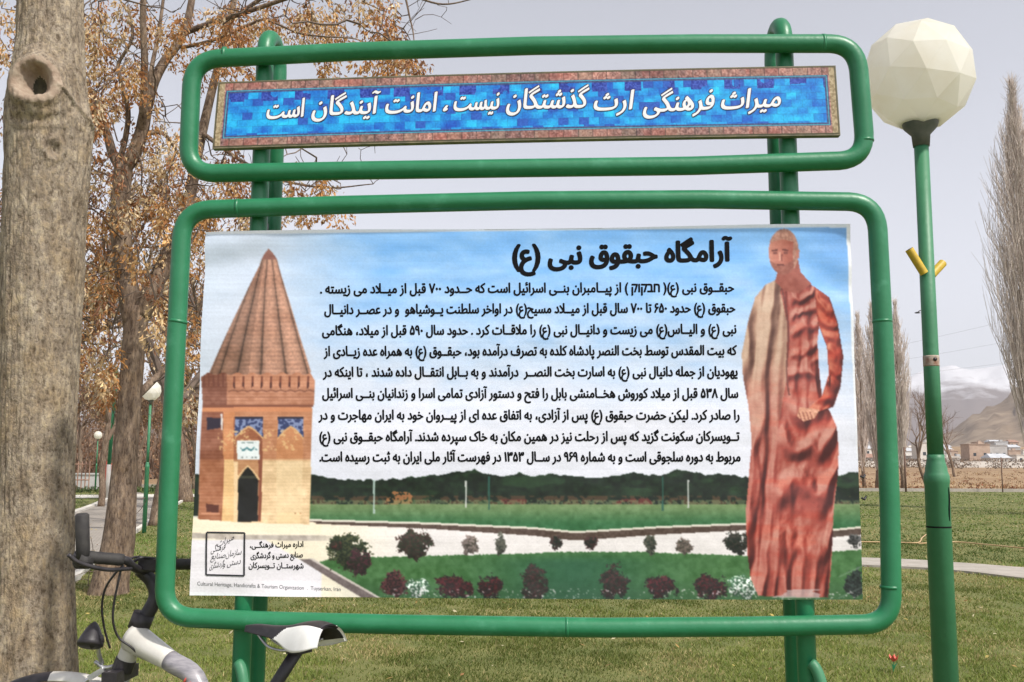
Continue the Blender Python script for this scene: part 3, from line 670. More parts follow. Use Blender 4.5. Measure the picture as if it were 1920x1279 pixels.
def glyphs(body, offset=0.0, res=3, shear=0.0, rtl=True):
    """outlines of the built-in font, filled here by constrained triangulation with the non-zero winding rule"""
    cu = bpy.data.curves.new('lettering_source', 'FONT'); cu.body = shape(body) if rtl else body; cu.offset = offset; cu.resolution_u = res; cu.shear = shear; cu.fill_mode = 'NONE'
    o = bpy.data.objects.new('lettering_source', cu); C.objects.link(o)
    dg = bpy.context.evaluated_depsgraph_get(); dg.update()
    me = bpy.data.meshes.new_from_object(o.evaluated_get(dg))
    n = len(me.vertices); v = np.zeros(n * 3, np.float32); me.vertices.foreach_get('co', v); v = v.reshape(-1, 3)[:, :2].astype(float)
    e = np.zeros(len(me.edges) * 2, np.int32); me.edges.foreach_get('vertices', e); e = e.reshape(-1, 2)
    bpy.data.objects.remove(o); bpy.data.curves.remove(cu); bpy.data.meshes.remove(me)
    # orient every edge along its contour (vertices are stored in contour order)
    wrap = np.abs(e[:, 0] - e[:, 1]) > 1; lo, hi = e.min(1), e.max(1)
    A = np.where(wrap, hi, lo); B = np.where(wrap, lo, hi)
    ov, oe, of, *_ = delaunay_2d_cdt([Vector(p) for p in v], [tuple(map(int, q)) for q in e], [], 0, 1e-6)
    ov = np.array([tuple(p) for p in ov]); of = np.array([tuple(t) for t in of]); c = ov[of].mean(1)
    x1, y1, x2, y2 = v[A, 0], v[A, 1], v[B, 0], v[B, 1]; w = np.zeros(len(c), int)
    for k in range(0, len(c), 2000):
        cx, cy = c[k:k + 2000, :1], c[k:k + 2000, 1:]
        up = (y1 <= cy) & (y2 > cy); dn = (y1 > cy) & (y2 <= cy); s_ = (x2 - x1) * (cy - y1) - (cx - x1) * (y2 - y1)
        w[k:k + 2000] = (up & (s_ > 0)).sum(1) - (dn & (s_ < 0)).sum(1)
    return ov, [tuple(map(int, t)) for t in of[w != 0]]
def set_line(mb, body, x0, y0, x1, y1, em, surf, bold=0.0, lift=0.0007, m=0, rtl=True, shear=0.0, fat=0.0, nf=6, nib=0.0):
    sh = [(t * nib * .82, -t * nib * .57) for t in np.linspace(-1, 1, nf)] if nib else [(0.0, 0.0)] if not fat else [(fat * cos(k * 2 * pi / nf + .3), fat * .8 * sin(k * 2 * pi / nf + .3)) for k in range(nf)]
    for k, (dx, dy) in enumerate(sh): _line(mb, body, x0, y0, x1, y1, em, surf, bold, lift + 3e-5 * k, m, rtl, shear, dx, dy)
def _line(mb, body, x0, y0, x1, y1, em, surf, bold=0.0, lift=0.0012, m=0, rtl=True, shear=0.0, dx=0, dy=0):
    """line of writing from left end (x0,y0) to right end (x1,y1) in photo pixels, laid on the surface function"""
    key = (body, bold, shear)
    if key not in GC: GC[key] = glyphs(body, bold, 3, shear, rtl)
    v, fs = GC[key]
    if not len(v): return
    a, b = v[:, 0].min(), v[:, 0].max(); t = (v[:, 0] - a) / (b - a)
    px = x0 + t * (x1 - x0) + dx; py = y0 + t * (y1 - y0) - v[:, 1] * em + dy
    mb.add(surf(px, py, lift), fs, m)
GC = {}
def on_banner(px, py, lift): return sg(px, py, BOFF + fold(px, py) + lift)
K = '\u0640\u0640'
mb = MB(); set_line(mb, 'آرامگاه حبقوق نبی (ع)', 962, 494, 1373, 486, 53, on_banner, fat=2.5, nf=12); mb.build('heading_lettering', M['ink'], banner)
lines = [
 ('حبقــوق نبی (ع)( \u05d7\u05d1\u05e7\u05d5\u05e7 ) از پیــامبران بنــی اسرائیل است که حــدود ۷۰۰ قبل از میــلاد می زیسته .', 598, 548, 1378, 545),
 ('حبقوق (ع) حدود ۶۵۰ تا ۷۰۰ سال قبل از میــلاد مسیح(ع) در اواخر سلطنت یــوشیاهو  و در عصــر دانیــال', 606, 587, 1380, 584),
 ('نبی (ع) و الیــاس(ع) می زیست و دانیــال نبی (ع) را ملاقــات کرد . حدود سال ۵۹۰ قبل از میلاد، هنگامی', 602, 627, 1382, 624),
 ('که بیت المقدس توسط بخت النصر پادشاه کلده به تصرف درآمده بود، حبقــوق (ع) به همراه عده زیــادی از', 605, 666, 1383, 664),
 ('یهودیان از جمله دانیال نبی (ع) به اسارت بخت النصــر  درآمدند و به بــابل انتقــال داده شدند ، تا اینکه در', 603, 705, 1385, 704),
 ('سال ۵۳۸ قبل از میلاد کوروش هخــامنشی بابل را فتح و دستور آزادی تمامی اسرا و زندانیان بنــی اسرائیل', 602, 745, 1386, 745),
 ('را صادر کرد. لیکن حضرت حبقوق (ع) پس از آزادی، به اتفاق عده ای از پیــروان خود به ایران مهاجرت و در', 595, 786, 1388, 786),
 ('تــویسرکان سکونت گزید که پس از رحلت نیز در همین مکان به خاک سپرده شدند. آرامگاه حبقــوق نبی (ع)', 597, 827, 1388, 826),
 ('مربوط به دوره سلجوقی است و به شماره ۹۶۹ در ســال ۱۳۵۳ در فهرست آثار ملی ایران به ثبت رسیده است.', 597, 865, 1390, 865)]
mb = MB()
for t, a, b, c, d in lines: set_line(mb, t, a, b, c, d, 25.5, on_banner, fat=0.95)
mb.build('body_lettering', M['ink'], banner)
# emblem: framed square of calligraphy, office lines beside it, English caption below
mb = MB()
fr = [(384, 999), (456, 1000), (454, 1081), (383, 1079)]
for k in range(4):
    (xa, ya), (xb, yb) = fr[k], fr[(k + 1) % 4]; n = 24; tt = np.linspace(0, 1, n)
    dxn, dyn = (yb - ya), -(xb - xa); L = sqrt(dxn ** 2 + dyn ** 2); dxn, dyn = dxn / L * 1.6, dyn / L * 1.6
    xs = xa + (xb - xa) * tt; ys = ya + (yb - ya) * tt
    A = on_banner(xs + dxn, ys + dyn, .0012 + .0002 * k); B = on_banner(xs - dxn, ys - dyn, .0012 + .0002 * k)
    mb.add(list(A) + list(B), [(q, q + 1, n + q + 1, n + q) for q in range(n - 1)])
for t, a, b, c, d, em in (('میراث', 404, 1027, 436, 1012, 16), ('فرهنگی', 392, 1037, 420, 1030, 17), ('سازمان', 420, 1046, 450, 1040, 16), ('صنایع', 391, 1050, 420, 1046, 15), ('دستی و', 414, 1064, 448, 1058, 16), ('گردشگری', 389, 1068, 418, 1062, 15)):
    set_line(mb, t, a, b, c, d, em, on_banner, 0.0, shear=0.3)
mb.build('emblem', M['inkgrey'], banner)
mb = MB()
for t, a, b, c, d in (('اداره میراث فرهنگــی،', 466, 1028, 566, 1026), ('صنایع دستی و گردشگری', 467, 1048, 565, 1046), ('شهرستــان تــویسرکان', 463, 1066, 566, 1067)): set_line(mb, t, a, b, c, d, 15, on_banner, fat=0.4, nf=4)
mb.build('office_lettering', M['ink'], banner)
mb = MB(); set_line(mb, 'Cultural Heritage, Handicrafts & Tourism Organization  .  Tuyserkan, Iran', 366, 1099, 636, 1110, 10.5, on_banner, 0.0, rtl=False); mb.build('caption_lettering', M['inkthin'], banner)
# eyelet stubs on the right hem
for px, py in ((1617, 893), (1619, 934)):
    mb = MB(); mb.tube([sg(px, py, BOFF), sg(px + 5, py + 3, BOFF + .004), sg(px + 9, py - 2, BOFF - .004)], .0035, 8); mb.build('tie', M['black'], banner)

# ------------------------------------------------------------------ slogan panel
PTL, PTR, PBR, PBL = (412, 157), (1564, 126), (1573, 252), (401, 277)
POFF = 0.006
def pmap(u, v):
    a = [(1 - u) * (1 - v) * PTL[k] + u * (1 - v) * PTR[k] + u * v * PBR[k] + (1 - u) * v * PBL[k] for k in (0, 1)]
    a[1] = a[1] - 3.0 * 4 * u * (1 - u); return a
def paint_panel(u, v):
    X, Y = pmap(u, v); x = u * 1160; y = v * 124
    n1 = noise(x / 2.4, y / 2.4, 0, 51); n2 = fbm(x / 14, y / 10, 0, 52, 3); n3 = noise(x / 60, y / 40, 0, 53)
    def c3(*c): return np.array(c, float)
    bs = 1.0
    bd = np.minimum(np.minimum(x, 1160 - x) , np.minimum(y, 124 - y))
    # patterned brown border made of small repeats
    pat = np.sin(x / 3.5) * np.sin(y / 3.5) ; rep = np.sin(x / 11.5)
    img = c3(146, 106, 98) + (pat[..., None]) * c3(20, 14, 12) + (n1[..., None] - .5) * 70 + (n3[..., None] - .5) * c3(60, 40, 30)
    rd = ((np.sin(x / 31) > .55) & (bd < 12))[..., None]; img = np.where(rd, img * .8 + c3(150, 50, 40) * .2, img)
    gr = ((np.floor(x / 27) % 3 == 1))[..., None]; img = np.where(gr, img * .82 + c3(130, 140, 110) * .18, img)
    img = np.where(((x % 27) < 2.2)[..., None], img * .72, img)
    sd = (x < 12) | (x > 1148); img = np.where(sd[..., None], c3(158, 140, 108) + (n1[..., None] - .5) * 70, img)
    img = np.where(((bd > 15) & (bd < 23))[..., None], c3(60, 74, 116) + (n1[..., None] - .5) * 40, img)
    img = np.where((((bd > 16.4) & (bd < 18.2)))[..., None], c3(70, 168, 186) + (n1[..., None] - .5) * 30, img)
    ins = (x > 21) & (x < 1139) & (y > 21) & (y < 103)
    tw, th = 19.0, 13.0
    iy = np.floor((y - 21) / th); ix = np.floor((x + iy * 9) / tw)
    h = _h(ix.astype(np.int64), iy.astype(np.int64), np.zeros(x.shape, np.int64), 77); h2 = noise(x / 18, y / 12, 0, 78)
    blue = c3(14, 140, 214) + (h[..., None] - .5) * c3(20, 62, 34) + (h2[..., None] - .5) * c3(16, 70, 34)
    dark = (h > .90); blue = np.where(dark[..., None], c3(30, 84, 178), blue)
    topd = (y < 38) & (np.floor((x - 20) / 31) % 2 == 0) & (h2 > .32); blue = np.where(topd[..., None], c3(36, 62, 158) + (n1[..., None] - .5) * 40, blue)
    fx = (x + iy * 9) % tw; fy = (y - 21) % th; grout = (fx < 1.0) | (fy < 1.0); blue = np.where(grout[..., None], blue * .90, blue)
    img = np.where(ins[..., None], blue + (n1[..., None] - .5) * 26, img)
    img = np.where((bd < 1.4)[..., None], c3(70, 66, 40), img)
    return np.clip(img, 3, 250)
PU, PV = 1000, 110
U, V = np.meshgrid(np.linspace(0, 1, PU), np.linspace(0, 1, PV)); QX, QY = pmap(U, V)
pcol = lin(paint_panel(U, V)) * 0.98
fv = sg(QX, QY, POFF).reshape(-1, 3)
i = np.arange(PV - 1)[:, None] * PU + np.arange(PU - 1)[None, :]
ff = np.stack([i, i + PU, i + PU + 1, i + 1], -1).reshape(-1, 4)
panel = mobj('slogan_panel', fv, ff, M['panel'], sign, col=pcol.reshape(-1, 3))
# the panel's metal tray behind the print
n = 40; u = np.linspace(0, 1, n)
tx, ty = pmap(u, u * 0); bx, by = pmap(u, u * 0 + 1)
tp, bt = sg(tx, ty, POFF - .0006), sg(bx, by, POFF - .0006); dz = np.array([0, 0, .003])
tp = tp + dz; bt = bt - dz * 1.5; tp[-1] += SX * .003; bt[-1] += SX * .003; tp[0] -= SX * .003; bt[0] -= SX * .003
bk = -SN * .024
v = np.concatenate([tp, bt, tp + bk, bt + bk]); f = []
for q in range(n - 1):
    f += [(q, n + q, n + q + 1, q + 1), (2 * n + q, 2 * n + q + 1, 3 * n + q + 1, 3 * n + q), (q, q + 1, 2 * n + q + 1, 2 * n + q), (n + q, 3 * n + q, 3 * n + q + 1, n + q + 1)]
f += [(0, 2 * n, 3 * n, n), (n - 1, 2 * n - 1, 4 * n - 1, 3 * n - 1)]
mobj('tray', v, f, M['edge'], panel)
def on_panel(px, py, lift): return sg(px, py, POFF + lift)
mb = MB()
words = [('میراث', 1352, 206, 1462, 201, 50), ('فرهنگی', 1206, 212, 1338, 206, 52), ('ارث', 1114, 208, 1188, 206, 50), ('گذشتگان', 950, 206, 1104, 203, 52), ('نیست', 852, 209, 936, 206, 50), ('،', 832, 210, 840, 209, 44), ('امانت', 724, 214, 820, 210, 50), ('آیندگان', 586, 218, 714, 214, 50), ('است', 502, 224, 572, 220, 48)]
for t, a, b, c, d, em in words:
    set_line(mb, t, a, b, c, d, em, on_panel, 0.0, 0.0008, 1, shear=0.16, fat=2.5, nf=12)
    set_line(mb, t, a, b, c, d, em, on_panel, -0.022, 0.0016, 0, shear=0.16, nib=1.4, nf=7)
mb.build('slogan_lettering', [M['slogan_white'], M['slogan_dark']], panel)

# ================================================================== LAMP POSTS
def opal_mat():
    m = bpy.data.materials.new('opal_acrylic'); m.use_nodes = True; n = m.node_tree.nodes; l = m.node_tree.links; b = n['Principled BSDF']
    tc = n.new('ShaderNodeTexCoord'); ns = n.new('ShaderNodeTexNoise'); ns.inputs['Scale'].default_value = 6; ns.inputs['Detail'].default_value = 6; l.new(tc.outputs['Object'], ns.inputs[0])
    cr = n.new('ShaderNodeValToRGB'); cr.color_ramp.elements[0].color = (0.84, 0.80, 0.70, 1); cr.color_ramp.elements[1].color = (0.90, 0.88, 0.82, 1); cr.color_ramp.elements[0].position = .35; cr.color_ramp.elements[1].position = .6
    l.new(ns.outputs['Fac'], cr.inputs[0]); l.new(cr.outputs[0], b.inputs['Base Color']); b.inputs['Roughness'].default_value = 0.35
    t = n.new('ShaderNodeBsdfTranslucent'); l.new(cr.outputs[0], t.inputs[0]); mx = n.new('ShaderNodeMixShader'); mx.inputs[0].default_value = 0.55
    l.new(b.outputs[0], mx.inputs[1]); l.new(t.outputs[0], mx.inputs[2]); l.new(mx.outputs[0], n['Material Output'].inputs[0])
    return m
M['opal'] = opal_mat()
import bmesh
def lamp(base, label, group, detail):
    t = thing('street_lamp', base, label, 'lamp post', group); b = np.array(base, float)
    zj = 1.335                                             # top of the wide lower sleeve
    prof = [(.0435, -.2), (.0425, zj - .04), (.0445, zj - .036), (.0445, zj - .012), (.042, zj - .004), (.039, zj + .004), (.0375, zj + .02), (.033, zj + .036), (.0305, zj + .05), (.0305, zj + .066)]
    v, f = lathe(b, prof, 28); mobj('lower_pole', v, f, M['green_pale'], t, smooth=True)
    v, f = lathe(b, [(.0285, zj + .066), (.0280, zj + .40), (.0275, zj + .42), (.0262, 2.60)], 24); mobj('upper_pole', v, f, M['green_pale'], t, smooth=True)
    v, f = lathe(b, [(.030, 2.555), (.034, 2.60), (.060, 2.628), (.069, 2.656), (.067, 2.668)], 24); mobj('globe_holder', v, f, M['collar'], t, smooth=True)
    bm = bmesh.new(); bmesh.ops.create_icosphere(bm, subdivisions=2, radius=.207)
    rot = Matrix.Rotation(radians(23), 3, 'Z') @ Matrix.Rotation(radians(17), 3, 'X'); bmesh.ops.rotate(bm, verts=bm.verts, matrix=rot)
    vv = np.array([x.co[:] for x in bm.verts]); fcs = [tuple(x.index for x in q.verts) for q in bm.faces]; bm.free()
    vv = vv * np.array([1, 1, 1.03]) + b + np.array([0, 0, 2.835]); mobj('globe', vv, fcs, M['opal'], t)
    if detail:
        # two short yellow flag sockets, a rusty band with a hole, a split access seam
        for sx in (-1, 1):
            p0 = b + np.array([.020 * sx, -.022 if sx < 0 else .008, 2.065]); d = np.array([.042 * sx, -.006, .068]) if sx < 0 else np.array([.052, .02, .05])
            d = d / np.linalg.norm(d); mb = MB(); L = .105 if sx < 0 else .075
            mb.tube([p0, p0 + d * L], .0155, 16, False); mb.tube([p0 + d * L, p0 + d * .01], .0125, 16, True, 1); mb.build('flag_socket', [M['yellow'], M['black']], t, smooth=True)
        mb = MB(); v, f = lathe(b, [(.0283, 1.722), (.0287, 1.727), (.0287, 1.757), (.0283, 1.762)], 24); mb.add(v, f, 0); mb.tube([b + np.array([.003, -.022, 1.747]), b + np.array([.003, -.0300, 1.747])], .007, 12, True, 1); mb.build('rusty_band', [M['rust'], M['black']], t, smooth=True)
        mb = MB(); a0 = radians(-52)
        pts = [b + np.array([.0432 * cos(a0 + .06 * sin(k)), .0432 * sin(a0 + .06 * sin(k)), zj - .05 - .02 * k]) for k in range(7)]
        mb.tube(pts, [.001, .003, .0036, .003, .0036, .0028, .001], 6)
        v, f = lathe(b, [(.0428, zj - .195), (.0432, zj - .192), (.0428, zj - .189)], 28); mb.add(v, f); mb.build('split_seam', M['ink'], t)
    return t
lb = at(1761, 1005, 3.70); lamp((lb[0], lb[1], 0), 'tall green lamp post with a big faceted white globe beside the sign', None, True)
p = gnd(270, 1000); lamp((p[0], p[1], 0), 'green lamp post with a globe half hidden behind the sign frame, beside a tree trunk', None, False)
p = at(178, 925, 52.0); lamp((p[0], p[1], 0), 'small distant green lamp post with a round globe in the far park', None, False)

# ================================================================== TREES
# ---- big foreground trunk at the left edge: dense mesh with ridged bark and a healed knot hole
def big_trunk():
    D = 3.6
    # photo centre line (px, py, half width px) continued to the ground
    cl = [(107, -420, 50), (100, -200, 54), (96, 0, 59), (95, 90, 60), (92, 180, 70), (93, 235, 79), (90, 300, 77), (82, 430, 74), (74, 640, 71), (66, 860, 67), (64, 1060, 69), (62, 1200, 72), (58, 1400, 78), (52, 1560, 96)]
    C3 = np.array([at(a, b, D) for a, b, _ in cl]); R3 = np.array([c / F * D for _, _, c in cl])
    zz = C3[:, 2]; nz, na = 640, 270
    top = C3[0]; ext = np.array([top + np.array([.02, .05, 1.2]), top + np.array([.10, .1, 2.6])])
    C3 = np.vstack([ext[::-1], C3]); R3 = np.concatenate([[.05, .085], R3]); zz = C3[:, 2]
    Z = np.concatenate([np.linspace(zz[0], 3.4, 60), np.linspace(3.4, -0.05, nz - 60 + 1)[1:]])
    cx = np.interp(Z, zz[::-1], C3[::-1, 0]); cy = np.interp(Z, zz[::-1], C3[::-1, 1]); rr = np.interp(Z, zz[::-1], R3[::-1])
    A = np.arange(na) * 2 * pi / na
    AA, ZZ = np.meshgrid(A, Z); RR = rr[:, None] + 0 * AA
    # bark: furrows that run up the stem, cross-wrinkles
    X0, Y0 = np.cos(AA), np.sin(AA)
    wv = fbm(X0 * 2.2, Y0 * 2.2, ZZ * 2.0, 61, 3)
    rid = 1 - np.abs(2 * fbm(X0 * 6 + wv, Y0 * 6, ZZ * 3.2, 62, 4) - 1)
    fine = fbm(X0 * 16, Y0 * 16, ZZ * 16, 63, 2)
    rid2 = 1 - np.abs(2 * fbm(X0 * 13 + 2 * wv, Y0 * 13, ZZ * 7.5, 66, 3) - 1)
    fine2 = fbm(X0 * 30, Y0 * 30, ZZ * 15, 67, 2)
    RR = RR + .004 * (rid - .6) + .006 * (fine - .5) + .014 * (wv - .5) + .004 * (rid2 - .6) + .005 * (fine2 - .5)
    RR = RR * (1 + .35 * np.exp(-np.clip(ZZ, 0, 9) / .16) * (1 + .3 * np.sin(AA * 5)))
    # knot: ring of callus round a hollow, facing the camera and a little left
    k0 = at(62, 182, D); zk = k0[2]; ck = np.array([np.interp(zk, zz[::-1], C3[::-1, 0]), D])
    rk = np.interp(zk, zz[::-1], R3[::-1]) * 1.15; an = np.linspace(-pi, 0, 721)
    ak = an[np.argmin(np.abs((ck[0] + rk * np.cos(an)) / (D + rk * np.sin(an)) - (62 - 960) / F / (FWD + (H0 / 2 - 182) / F * UP)[1]))]
    da = (AA - ak + pi) % (2 * pi) - pi
    s = da * .14; h = ZZ - zk
    dk = np.sqrt((s / 1.0) ** 2 + (h / 1.25) ** 2)
    dkn = dk + .012 * (fbm(X0 * 9, Y0 * 9, ZZ * 9, 65, 3) - .5)
    RR = RR + .036 * np.exp(-((dkn - .062) / .032) ** 2) + .020 * np.exp(-(dk / .15) ** 2)
    RR = RR - .060 * sst(.056, .026, dkn)
    RR = RR + .0035 * np.sin(dk * 190 + 9 * (wv - .5)) * np.exp(-((dk - .11) / .05) ** 2) * (.3 + fine)
    # a diagonal scar ridge running right and down from the knot, bump on the right side below it
    RR = RR + .012 * np.exp(-((h + .06 + s * 0.75 - .10) / .010) ** 2) * sst(.03, .10, s) * sst(.26, .18, s)
    # small old scar lower down
    d2 = np.sqrt((da * .14 - .06) ** 2 + ((ZZ - at(82, 300, D)[2]) / 1.2) ** 2); RR = RR - .014 * np.exp(-(d2 / .016) ** 2) + .006 * np.exp(-((d2 - .03) / .012) ** 2)
    P = np.stack([cx[:, None] + RR * X0, cy[:, None] + RR * Y0, ZZ], -1).reshape(-1, 3)
    i = np.arange(len(Z) - 1)[:, None] * na + np.arange(na)[None, :]; j = np.arange(len(Z) - 1)[:, None] * na + (np.arange(na)[None, :] + 1) % na
    f = np.stack([i, i + na, j + na, j], -1).reshape(-1, 4)
    mi = np.zeros(len(f), int); dq = dkn[:-1].reshape(-1); mi[dq < .030] = 1; mi[(dq >= .030) & (dq < .072)] = 2
    return P, f, mi, np.array([cx[0], cy[0], Z[0]])
P, f, mi, toptip = big_trunk()
tr1 = thing('park_tree', (P[-1][0], 3.6, 0), 'thick foreground tree trunk with a round knot hole at the left edge', 'tree', 'trees in the park')
mobj('trunk', P, f, [M['bark'], M['rot'], M['knot']], tr1, smooth=True, mi=mi)

# ---- generic skeleton: nodes grow from traced limbs to targets
class Skel:
    def __init__(s): s.p = []; s.par = []; s.limbs = []
    def limb(s, pts, r0, r1, n=6, sides=10):
        P = spline(np.array(pts), n); R = np.linspace(r0, r1, len(P)) if np.ndim(r0) == 0 else np.interp(np.linspace(0, len(r0) - 1, len(P)), range(len(r0)), r0); s.limbs.append((P, R, sides))
        for q in P: s.p.append(q)
        return s
    def reach(s, tgt, r0=.012, r1=.004, jit=.06, sag=0.0, sides=4):
        A = np.array(s.p); d = np.linalg.norm((A - tgt) * [1, 1, 0.8], axis=1) + np.maximum(0, A[:, 2] - tgt[2]) * .6; k = int(np.argmin(d)); a = A[k]
        L = np.linalg.norm(tgt - a)
        if L < .03: return
        n = max(3, int(L / .12) + 2); t = np.linspace(0, 1, n)[:, None]
        bend = np.array([random.gauss(0, 1), random.gauss(0, 1), random.gauss(0, 1)]) * jit * L
        P = a + (tgt - a) * t + bend * np.sin(t * pi) + np.array([0, 0, 1.0]) * (.12 * L * np.sin(t * pi))
        P[1:-1] += np.random.default_rng(len(s.p)).normal(0, .02 * min(L, 1), (n - 2, 3))
        s.limbs.append((P, np.linspace(min(.5 * r0 + r0 * L * .6, .03), r1, n), sides))
        for q in P[1:]: s.p.append(q)
    def mesh(s, lo=0, hi=None):
        V = []; Fc = []; b = 0
        for P, R, n in s.limbs[lo:hi]:
            v, f = tube(P, R, n, True); V.append(v); Fc += [tuple(i + b for i in q) for q in f]; b += len(v)
        return np.concatenate(V), Fc
LEAFCOL = np.array([[.45, .23, .085], [.53, .33, .15], [.36, .17, .07], [.60, .44, .25], [.28, .14, .08], [.64, .51, .34]])
def cluster(c, n, L, w, size, rg, pal=None):
    """drooping bunch of dry winged seeds / curled leaves: returns quads"""
    t = rg.random(n) ** .8; a = rg.random(n) * 2 * pi; r = w * np.sqrt(rg.random(n)) * (0.35 + np.sin(np.clip(t, 0, 1) * pi * .85 + .25))
    P = c + np.stack([r * np.cos(a), r * np.sin(a), -t * L + rg.normal(0, .02, n)], 1)
    d = np.stack([np.cos(a) * .5 + rg.normal(0, .5, n), np.sin(a) * .5 + rg.normal(0, .5, n), -0.9 + rg.normal(0, .45, n)], 1); d /= np.linalg.norm(d, axis=1)[:, None]
    e = np.cross(d, rg.normal(0, 1, (n, 3))); e /= np.linalg.norm(e, axis=1)[:, None] + 1e-9
    ln = size * (0.6 + .8 * rg.random(n))[:, None]; wd_ = ln * (.15 + .11 * rg.random(n))[:, None]
    cv = np.cross(d, e) * ln * .18
    V = np.stack([P, P + d * ln * .5 + e * wd_ + cv, P + d * ln, P + d * ln * .5 - e * wd_ + cv], 1).reshape(-1, 3)
    base = LEAFCOL if pal is None else pal
    k = rg.integers(0, len(base)); cm = base[k] * (0.75 + .5 * rg.random())
    col = cm * (0.65 + .7 * rg.random((n, 1))) ; col = np.where(rg.random((n, 1)) < .25, base[rg.integers(0, len(base), n)], col)
    return V, np.repeat(col, 4, 0)
def leaf_mesh(cl):
    V = np.concatenate([a for a, _ in cl]); col = np.concatenate([b for _, b in cl]); f = np.arange(len(V)).reshape(-1, 4); return V, f, col
def inside(e, rg):
    """random photo-space point in ellipse (cx,cy,rx,ry)"""
    a = rg.random() * 2 * pi; r = sqrt(rg.random()); return e[0] + e[2] * r * cos(a), e[1] + e[3] * r * sin(a)

# ---- forked tree behind the sign, full of dry seed clusters
D2 = 10.9
def a2(px, py, dd=0.0): return at(px, py, D2 + dd)
sk = Skel()
sk.limb([a2(202, 1125), a2(208, 1085), a2(223, 1010), a2(234, 870), a2(243, 760), a2(250, 660), a2(258, 575)], [.225, .190, .168, .128, .122, .122, .132], 0, 6, 18)
sk.limb([a2(252, 610), a2(236, 520), a2(226, 430), a2(226, 370), a2(231, 312)], .118, .098, 6, 14)
sk.limb([a2(262, 590), a2(285, 545), a2(306, 500, .2), a2(330, 452, .4), a2(352, 390, .6), a2(368, 300, .8), a2(395, 180, 1.0), a2(430, 40, 1.2), a2(470, -150, 1.5)], .115, .03, 6, 12)
sk.limb([a2(231, 318), a2(250, 290), a2(265, 250), a2(272, 215), a2(278, 190), a2(290, 150, .1), a2(312, 110, .2), a2(338, 75, .3), a2(356, 20, .4), a2(372, -90, .6), a2(400, -260, .8)], .085, .03, 6, 12)
sk.limb([a2(229, 320), a2(212, 290), a2(200, 250), a2(182, 215, -.1), a2(160, 192, -.2), a2(120, 170, -.4), a2(60, 110, -.6)], .06, .02, 6, 10)
sk.limb([a2(266, 250), a2(270, 190, -.2), a2(271, 110, -.3), a2(268, 20, -.4), a2(274, -120, -.5)], .052, .025, 6, 10)
sk.limb([a2(279, 190), a2(284, 130), a2(296, 70, .2), a2(306, 0, .3), a2(322, -140, .4)], .03, .015, 5, 8)
sk.limb([a2(276, 250), a2(300, 248, .1), a2(318, 262, .2), a2(335, 290, .3)], .03, .016, 5, 8)
sk.limb([a2(225, 300), a2(236, 255), a2(240, 205, -.1), a2(226, 150, -.2), a2(222, 120, -.2), a2(248, 70, -.3), a2(240, 10, -.3)], .035, .014, 5, 8)
sk.limb([a2(350, 60, .3), a2(400, 42, .2), a2(470, 20, .0), a2(560, -10, -.2), a2(640, -30, -.3), a2(760, -10, -.4), a2(830, 8, -.4), a2(896, -4, -.4)], .036, .006, 6, 8)
sk.limb([a2(340, 90, .3), a2(400, 75, .1), a2(470, 45, 0), a2(500, 38, -.1), a2(560, 62, -.2), a2(600, 68, -.3), a2(660, 72, -.3), a2(690, 82, -.3)], .022, .005, 6, 6)
sk.limb([a2(430, 40, 1.2), a2(520, -20, .9), a2(640, -60, .5), a2(740, -40, .2), a2(770, 40, .1), a2(778, 90, 0)], .03, .005, 6, 7)
sk.limb([a2(380, 250, .8), a2(450, 300, .7), a2(520, 335, .6), a2(610, 352, .5), a2(700, 345, .5)], .028, .006, 6, 7)
sk.limb([a2(238, 760), a2(300, 700, .5), a2(350, 640, .8), a2(380, 560, 1.0)], .05, .015, 6, 8)
ntr = len(sk.limbs)
rg2 = np.random.default_rng(22)
# where seed clusters hang (photo ellipses, how many)
E2 = [((215, 45, 80, 60), 22), ((195, 130, 50, 60), 12), ((170, 175, 30, 40), 9), ((250, 90, 20, 50), 5), ((390, 30, 120, 45), 16), ((440, 95, 90, 40), 8), ((612, 25, 42, 30), 8), ((700, 25, 70, 50), 12), ((760, 70, 36, 36), 9), ((480, 30, 50, 40), 7), ((560, 10, 50, 30), 6),
      ((250, 330, 90, 70), 16), ((300, 220, 60, 60), 9), ((190, 470, 50, 90), 22), ((310, 420, 60, 110), 22), ((330, 330, 60, 90), 15), ((430, 330, 80, 70), 14), ((520, 330, 90, 40), 11), ((600, 340, 60, 30), 5), ((430, 400, 70, 30), 8), ((170, 620, 50, 130), 20), ((340, 640, 60, 120), 18), ((60, 60, 60, 90), 8), ((20, 60, 40, 60), 5), ((150, 330, 40, 100), 10), ((700, 112, 36, 10), 3), ((770, 108, 46, 10), 5), ((620, 90, 30, 12), 3), ((20, 200, 30, 120), 6), ((560, 350, 60, 20), 4)]
tg = []
for e, n in E2:
    for _ in range(int(n * 1.2)):
        px, py = inside(e, rg2)
        if abs(px - 287) < 46 and 575 < py < 1000: continue
        tg.append(a2(px, py, rg2.normal(0.3, .8)))
tg = np.array(tg); base_p = np.array(sk.p)
dist = np.array([np.linalg.norm(base_p - t, axis=1).min() for t in tg]); tg = tg[np.argsort(dist)]
cl2 = []
for t in tg:
    sk.reach(t + np.array([0, 0, .05]), .012, .004, .10)
    big = rg2.random()
    cl2.append(cluster(t, int(24 + 120 * big ** 1.3), .16 + .36 * big, .045 + .09 * big, .056, rg2))
